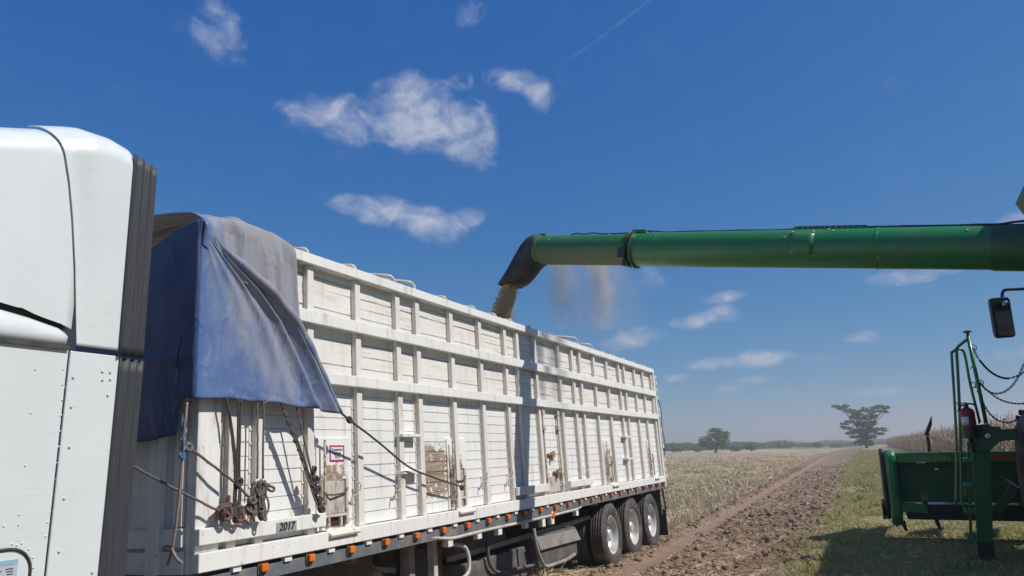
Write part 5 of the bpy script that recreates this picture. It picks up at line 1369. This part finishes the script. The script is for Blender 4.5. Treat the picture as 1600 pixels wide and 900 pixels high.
mb = MB(); mb.ball(np.array(tilt @ Vector((.055, -.004, .20)))+m0, .05, 14, (1, .3, 1)); mb.build('wide_angle_glass', M_mirror, mir)
mb = MB(); mb.tube(spline([Hp(1566, 472, YM+.05), Hp(1566, 460, YM+.05), Hp(1568, 455, YM+.05), Hp(1574, 452.5, YM+.05), Hp(1600, 451.5, YM+.05), hv((2.9, YM-.1, 4.02))], 5), .022, 10); mb.build('mirror_arm', M_black, harv)
# --- header, seen from behind
YH = 13.2
def X_of(px, py): return Hp(px, py, YH)
hx0 = X_of(1405, 760)[0]; hzT = X_of(1500, 706)[2]; hzB = X_of(1500, 813)[2]; hx1 = 2*(3.6-HB[0])-hx0
hy = YH-HB[1]
hd = MB(); hd.box(hx0, hx1, hy+.10, hy+.14, hzB+.25, hzT-.05); header = hd.build('header_back_sheet', M_greenk, harv)
mb = MB(); mb.box(hx0, hx1, hy-.06, hy+.10, hzT-.16, hzT); mb.build('header_top_beam', M_green, harv, bevel=.015)
mb = MB(); mb.box(hx0+.06, hx1-.06, hy-.02, hy+.55, hzB+.0, hzB+.22); mb.build('header_floor', M_black, harv, bevel=.02)
for xx in (hx0+1.06, hx0+2.2, hx1-1.1):
    mb = MB(); mb.box(xx-.03, xx+.03, hy+.03, hy+.10, hzB+.2, hzT-.16); mb.build('header_rib', M_greenk, harv)
# end sheet: rounded, deep, with a lip
def endsheet(x0, x1, sgn):
    mb = MB(); y0 = hy-.14
    pr = [(y0, hzB+.05), (y0-.02, hzT-.35), (y0+.02, hzT-.03), (y0+.12, hzT+.04), (y0+.4, hzT+.05), (y0+1.1, hzT-.35), (y0+1.5, hzB+.35), (y0+1.2, hzB+.02), (y0+.35, hzB-.06), (y0+.10, hzB-.10)]
    mb.prism(pr, (x0, 0, 0), (0, 1, 0), (0, 0, 1), (1, 0, 0), x1-x0)
    return mb
es = endsheet(hx0-.16, hx0+.0, 1).build('header_end_sheet', M_green, harv, bevel=.05)
es2 = endsheet(hx1, hx1+.16, 1).build('header_end_sheet', M_green, harv, bevel=.05)
mb = MB()
pr = [(hy-.08, hzB+.15), (hy-.10, hzT-.3), (hy-.06, hzT+.02), (hy+.1, hzT+.07), (hy+.5, hzT+.06), (hy+1.3, hzT-.4), (hy+1.9, hzB+.25), (hy+1.2, hzB), (hy+.2, hzB-.02)]
mb.prism(pr, (hx0-.225, 0, 0), (0, 1, 0), (0, 0, 1), (1, 0, 0), .062); dv = mb.build('end_divider', M_black, es, bevel=.02)
mb = MB(); mb.prism([(hy+.1, hzB-.02), (hy+.08, hzB+.22), (hy+.8, hzB+.25), (hy+1.0, hzB+.05)], (hx0-.275, 0, 0), (0, 1, 0), (0, 0, 1), (1, 0, 0), .045); mb.build('divider_shoe', M_black, es, bevel=.02)
mb = MB(); mb.box(hx0+.002, hx0+.34, hy-.10, hy+.1, hzB+.20, hzB+.235); mb.prism([(hx0+.0, hzB+.20), (hx0+.34, hzB+.20), (hx0+.34, hzB+.10), (hx0+.0, hzB+.12)], (0, hy-.10, 0), (1, 0, 0), (0, 0, 1), (0, 1, 0), .015); mb.build('corner_step', M_green, es, bevel=.006)
mb = MB()
for (px, py) in ((1412, 822), (1464, 818), (1398, 815)):
    a = X_of(px, py); mb = MB(); mb.tube([a+np.array([0, .05, .08]), a+np.array([.01, .03, .0]), a+np.array([.03, .0, -.07])], [.03, .03, .018], 8); mb.build('skid_bolt', M_black, harv)
# snouts and floor ahead of the header (hidden from here)
for i in range(9):
    xx = hx0+.05+(hx1-hx0-.1)*i/8
    mb = MB(); mb.tube([(xx, hy+.7, hzB+.35), (xx, hy+1.3, hzB+.3), (xx, hy+2.1, hzB-.1)], [.20, .18, .02], 12); mb.build('snout', M_green, harv)
# marker wand, lamp, stickers, lettering, reflector
mb = MB(); mb.tube(spline([Hp(1452, 706, YH), Hp(1451, 692, YH), Hp(1448.5, 682, YH)], 4), .022, 8)
mb.tube([Hp(1448, 681, YH), Hp(1448.5, 676, YH)], .03, 8)
P_ = [Hp(1447, 679, YH), Hp(1450, 672, YH), Hp(1453.5, 662, YH), Hp(1455.5, 650, YH), Hp(1454, 660, YH+.03)]
mb.tube(P_[:4], [.015, .03, .025, .004], 8); mb.build('marker_wand', M_black, harv)
fy_ = hy+.098
mb = MB(); mb.ball(X_of(1466, 733)+np.array([0, .08, 0]), .045, 12, (1.1, .6, .8)); mb.build('header_lamp', M_silver, harv)
a, c = X_of(1439.5, 772), X_of(1452, 790)
mb = MB(); mb.box(a[0], c[0], fy_-.004, fy_, c[2], a[2]); s1_ = mb.build('warning_sticker', M_yellow, harv)
mb = MB(); mb.tube([((a[0]+c[0])/2, fy_-.0035, a[2]-.03+.0), ((a[0]+c[0])/2, fy_-.006, a[2]-.03)], .028, 3); mb.box(a[0]+.02, c[0]-.02, fy_-.0055, fy_-.0042, c[2]+.03, c[2]+.07); mb.build('sticker_print', M_ink, s1_)
a, c = X_of(1505, 764), X_of(1513, 775)
mb = MB(); mb.box(a[0], c[0], fy_-.004, fy_, c[2], a[2]); mb.build('warning_sticker', M_yellow, harv)
a, c = X_of(1547, 711), X_of(1582, 718)
mb = MB(); mb.box(a[0], c[0], hy-.066, hy-.061, c[2], a[2]); mb.build('red_reflector', M_redref, harv)
a = X_of(1455, 716.5); text('lettering', 'JOHN DEERE', .078, M_brand, header, (a[0], hy-.0625, a[2]), (rad(90), 0, 0), sx=1.15, ext=.001, bold=.001)
a, c = X_of(1431, 721), X_of(1446, 723)
mb = MB(); mb.box(a[0], c[0], hy-.064, hy-.061, c[2]-.006, a[2]); mb.build('pale_label', M_galv, harv)
a = Hp(1573, 749, YH-.3); mb = MB(); mb.tube(spline([a, a+np.array([.05, 0, -.04]), a+np.array([.12, 0, -.10]), a+np.array([.22, 0, -.13])], 5), .014, 7); mb.build('pale_hose', M_galv, harv)
mb = MB(); mb.bar(Hp(1556, 800, YH-.2), Hp(1590, 755, YH-.2), .10, .12); mb.bar(Hp(1566, 745, YH-.1), Hp(1600, 790, YH-.1), .08, .08); mb.build('header_linkage', M_greenk, harv, bevel=.01)
# --- body beyond the frame's right edge
mb = MB(); mb.box(2.35-HB[0], 4.85-HB[0], 3.0-HB[1], 10.1-HB[1], .9, 2.9); mb.build('body', M_green, harv, bevel=.08)
mb = MB(); mb.box(2.15-HB[0], 5.05-HB[0], 5.4-HB[1], 10.0-HB[1], 2.9, 3.35); mb.build('grain_tank', M_greenk, harv, bevel=.05)
ck = hv(onY(1588, 318, 9.3)); cz = ck[2]
tk = MB()
bt = [(2.2-HB[0], 6.0-HB[1]), (5.0-HB[0], 6.0-HB[1]), (5.0-HB[0], 9.9-HB[1]), (2.2-HB[0], 9.9-HB[1])]
tp = [(ck[0], 5.6-HB[1], cz), (-ck[0], 5.6-HB[1], cz), (-ck[0], 9.3-HB[1], cz), (ck[0], 9.3-HB[1], cz)]
vs = [(x_, y_, 3.35) for x_, y_ in bt]+tp+[(p[0]+.17*np.sign(-p[0]), p[1]+(.1 if p[1] < -2 else -.1), cz+.32) for p in tp]
tk.add(vs, [(0, 1, 5, 4), (1, 2, 6, 5), (2, 3, 7, 6), (3, 0, 4, 7), (4, 5, 9, 8), (5, 6, 10, 9), (6, 7, 11, 10), (7, 4, 8, 11)]); tk.build('tank_extension', M_greenk, harv, solid=.02)
mb = MB(); mb.box(2.62-HB[0], 4.58-HB[0], 10.5-HB[1], 12.9-HB[1], 1.75, 3.45); cb = mb.build('cab', M_glass, harv, bevel=.12)
mb = MB(); mb.box(2.45-HB[0], 4.75-HB[0], 10.2-HB[1], 13.5-HB[1], 3.45, 3.72); mb.build('cab_roof', M_green, harv, bevel=.1)
mb = MB(); mb.box(2.62-HB[0], 4.58-HB[0], 10.45-HB[1], 12.85-HB[1], 1.5, 1.76); mb.build('cab_floor', M_greenk, harv, bevel=.03)
for (x_, y_) in ((2.62, 10.5), (2.62, 12.86), (4.58, 10.5), (4.58, 12.86)):
    mb = MB(); mb.box(x_-.05-HB[0], x_+.05-HB[0], y_-.05-HB[1], y_+.05-HB[1], 1.75, 3.45); mb.build('cab_pillar', M_black, harv)
mb = MB(); mb.prism([(10.4-HB[1], 1.3), (13.25-HB[1], .95), (13.25-HB[1], .35), (10.4-HB[1], .6)], (3.0-HB[0], 0, 0), (0, 1, 0), (0, 0, 1), (1, 0, 0), 1.2); mb.build('feeder_house', M_green, harv, bevel=.03)
def big_wheel(x_, y_, R, w):
    q = bpy.data.objects.new('wheel', None); C.objects.link(q); q.parent = harv; q.location = (x_-HB[0], y_-HB[1], R-.0)
    ty = MB(); ty.lathe([(-w*.42, R*.62), (-w*.5, R*.72), (-w*.5, R*.90), (-w*.42, R*.955), (w*.42, R*.955), (w*.5, R*.90), (w*.5, R*.72), (w*.42, R*.62)], (0, 0, 0), (1, 0, 0), 40, closed=True)
    for i in range(22):
        for sgn in (-1, 1):
            a = 2*math.pi*(i+.25*sgn)/22; t1 = np.array([0, math.cos(a), math.sin(a)]); t2 = np.array([0, -math.sin(a), math.cos(a)])
            ty.obox(np.array([sgn*w*.24, 0, 0])+t1*R*.975, np.array([w*.24, 0, 0])+t2*.09*sgn, t2*.035, t1*R*.028)
    ty.build('tyre', M_tyre, q)
    rm = MB(); rm.lathe([(-w*.35, R*.62), (-w*.38, R*.58), (-w*.1, R*.50), (0, R*.2), (0, .001)], (0, 0, 0), (1, 0, 0), 32); rm.lathe([(w*.35, R*.62), (w*.38, R*.58), (w*.1, R*.50), (0.02, R*.2), (0.02, .001)], (0, 0, 0), (1, 0, 0), 32)
    rm.build('rim', M_yellow, q)
big_wheel(2.03, 10.95, .92, .62); big_wheel(5.08, 10.95, .92, .62); big_wheel(2.5, 5.2, .68, .45); big_wheel(4.7, 5.2, .68, .45)
mb = MB(); mb.tube([(2.3-HB[0], 10.95-HB[1], .92), (4.9-HB[0], 10.95-HB[1], .92)], .16, 12); mb.tube([(2.6-HB[0], 5.2-HB[1], .68), (4.6-HB[0], 5.2-HB[1], .68)], .10, 12); mb.build('axle', M_greenk, harv)
# --- fire extinguisher hung on the ladder
e0 = onY(1514, 665, YL-.10)
ext_ = thing('fire_extinguisher', 'red fire extinguisher with pale label hung beside the green ladder', 'extinguisher', e0)
mb = MB(); mb.lathe([(-.08, .001), (-.08, .086), (.165, .086), (.20, .075), (.225, .04), (.232, .03), (.232, .001)], (0, 0, 0), (0, 0, 1), 28); mb.build('cylinder', M_extred, ext_)
mb = MB(); mb.lathe([(.232, .028), (.262, .028), (.262, .001)], (0, 0, 0), (0, 0, 1), 14); mb.box(-.012, .02, -.02, .02, .262, .285); mb.bar((-.11, 0, .292), (.02, 0, .288), .024, .012); mb.bar((-.10, 0, .262), (.0, 0, .275), .02, .01); mb.build('valve', M_black, ext_)
mb = MB(); mb.tube(spline([(.0, 0, .27), (.06, -.01, .275), (.105, -.01, .24), (.12, -.01, .15), (.115, -.01, .02)], 6), .011, 8); mb.tube(spline([(-.02, 0, .265), (-.07, 0, .24), (-.10, 0, .18)], 5), .009, 7); mb.build('hose', M_black, ext_)
mb = MB()
mb.grid(lambda u, v: (.0875*math.sin(rad(-62+62*u)), -.0875*math.cos(rad(-62+62*u)), .01+.10*v), 10, 1); mb.build('label', M_paper, ext_, solid=.001)
mb = MB(); mb.lathe([(-.16, .001), (-.16, .092), (-.02, .092), (-.02, .087)], (0, 0, 0), (0, 0, 1), 24); mb.box(.02, .16, .02, .1, -.12, .0); mb.tube([(.0, .02, -.15), (.01, .03, -.34)], [.03, .022], 8); mb.build('bracket', M_black, ext_)

# ------------------------------------------------------------------ falling grain and its dust
n = 12000
ex = onY(797, 446, 9.8); lnd = onY(781, 497, 9.8)
drop = ex[2]-3.3
f = rng.uniform(0, 1, n)**.85
c = ex[None]+np.stack([(lnd[0]-ex[0])*1.0*f*drop/(ex[2]-lnd[2]), 0*f, -drop*f], -1)
sp_r = .115+.10*f
ang = rng.uniform(0, 6.283, n); rr_ = np.sqrt(rng.uniform(0, 1, n))*sp_r*(1+.6*(rng.uniform(0, 1, n) > .85)*rng.uniform(0, 1.2, n))
P = c+np.stack([np.cos(ang)*rr_*1.12, np.sin(ang)*rr_, rng.normal(0, .01, n)], -1)
oc = np.array([(1, 0, 0), (-1, 0, 0), (0, 1, 0), (0, -1, 0), (0, 0, 1), (0, 0, -1)], float)*np.array([1, .8, .6])
of = np.array([(0, 2, 4), (2, 1, 4), (1, 3, 4), (3, 0, 4), (2, 0, 5), (1, 2, 5), (3, 1, 5), (0, 3, 5)])
V = (P[:, None]+oc[None]*rng.uniform(.0065, .0125, n)[:, None, None]).reshape(-1, 3)
F = (of[None]+(np.arange(n)*6)[:, None, None]).reshape(-1, 3)
o = fast_mesh('falling_grain', V, F, M_grain); tag(o, 'stream of pale grain pouring from the dark spout into the trailer', kind='stuff')

def dust(name, label, c, size, dens, col, ns, vs_):
    """airborne dust: a box of thin air whose density fades to nothing well inside its faces"""
    mt = bpy.data.materials.new(name+'_air'); mt.use_nodes = True; t = mt.node_tree; t.nodes.clear()
    tc_ = N(t, 'ShaderNodeTexCoord'); sp = N(t, 'ShaderNodeSeparateXYZ', inp={0: tc_.outputs['Generated']})
    mp = N(t, 'ShaderNodeMapping', inp={0: tc_.outputs['Object'], 3: (1, 1, vs_)})
    nz = N(t, 'ShaderNodeTexNoise', inp={0: mp.outputs[0], 'Scale': ns, 'Detail': 4.0, 'Roughness': .62, 'Distortion': .5})
    fz = MA(t, 'SUBTRACT', 1.0, sp.outputs[2])
    wd = MA(t, 'MULTIPLY_ADD', fz, .45, .55)
    u = MA(t, 'DIVIDE', MA(t, 'MULTIPLY_ADD', sp.outputs[0], 2, -1), wd); v = MA(t, 'MULTIPLY_ADD', sp.outputs[1], 2, -1)
    r = MA(t, 'SQRT', MA(t, 'ADD', MA(t, 'MULTIPLY', u, u), MA(t, 'MULTIPLY', v, v)))
    d = MA(t, 'MULTIPLY', SS(t, MA(t, 'ADD', r, MA(t, 'MULTIPLY_ADD', nz.outputs[0], .9, -.45)), .95, .10), SS(t, sp.outputs[2], 0.02, .75))
    d = MA(t, 'MULTIPLY', MA(t, 'MULTIPLY', d, SS(t, sp.outputs[2], 1.0, .90)), SS(t, nz.outputs[0], .30, .66))
    pv = N(t, 'ShaderNodeVolumePrincipled', inp={'Color': (*col, 1), 'Density': MA(t, 'MULTIPLY', d, dens), 'Anisotropy': 0.0})
    N(t, 'ShaderNodeOutputMaterial', inp={1: pv.outputs[0]})
    mb = MB(); x_, y_, z_ = (q/2 for q in size); mb.box(-x_, x_, -y_, y_, -z_, z_)
    o = mb.build(name, mt); o.location = c
    return tag(o, label, kind='stuff')
def dpos(px, py, off): return tuple(onY(px, py, 9.66+off))
dust('falling_dust', 'pale tan plume of chaff dust sifting down nearest the spout', dpos(880, 460, .42), (1.0, .56, 1.15), 6.0, (.95, .90, .80), 5.0, .35)
dust('falling_dust', 'narrower second plume of dust falling below the end of the dusty tube', dpos(938, 462, .42), (.56, .50, 1.2), 5.5, (.95, .89, .78), 5.5, .35)
dust('falling_dust', 'faint wide dust cloud drifting behind both dust plumes', dpos(945, 478, .95), (2.3, .9, 1.7), 1.9, (.95, .93, .90), 2.2, .8)
# the coarser chaff inside the plumes
M_chaff = leafy('chaff_flakes', [(0.80, 0.72, 0.58), (0.86, 0.80, 0.70), (0.90, 0.87, 0.80)], 0.9, 0.5)
def flakes(label, c, w0, w1, top, depth, n):
    f = rng.uniform(0, 1, n)**1.4; c = np.array(c)
    x = c[0]+rng.normal(0, 1, n)*(w0+(w1-w0)*f)+.06*f; y = c[1]-.12+rng.normal(0, .09, n)+.15*f; z = c[2]+top-depth*f
    P = np.stack([x, y, z], -1)[vnoise((x-c[0])*8, f*2.0, int(n)) > rng.uniform(.05, .9, n)]; n = len(P)
    a = rng.normal(0, 1, (n, 3)); a /= np.linalg.norm(a, axis=1, keepdims=True)
    b_ = rng.normal(0, 1, (n, 3)); b_ -= a*np.sum(a*b_, 1, keepdims=True); b_ /= np.linalg.norm(b_, axis=1, keepdims=True)
    s_ = (.002*rng.uniform(.5, 1.6, n))[:, None]
    V = np.stack([P-a*s_, P+b_*s_*.8, P+a*s_, P-b_*s_*.8], 1).reshape(-1, 3)
    tag(fast_mesh('falling_chaff', V, np.arange(len(V)).reshape(-1, 4), M_chaff), label, kind='stuff')
flakes('fine pale chaff flakes inside the dust plume nearest the spout', dpos(880, 460, .42), .15, .24, .50, 1.0, 70001)
flakes('fine pale chaff flakes inside the narrower second dust plume', dpos(938, 462, .42), .08, .15, .50, 1.0, 50003)

# ------------------------------------------------------------------ dusty air over the fields
mt = bpy.data.materials.new('haze_air'); mt.use_nodes = True; t = mt.node_tree; t.nodes.clear()
pv = N(t, 'ShaderNodeVolumePrincipled', inp={'Color': (1.0, .965, .90, 1), 'Density': 0.0014, 'Anisotropy': .25})
N(t, 'ShaderNodeOutputMaterial', inp={1: pv.outputs[0]})
mb = MB(); mb.box(-4500, 4500, -700, 4500, -2.0, 17.5)
o = mb.build('haze', mt); tag(o, 'thin dusty haze in the air over the fields', kind='stuff')
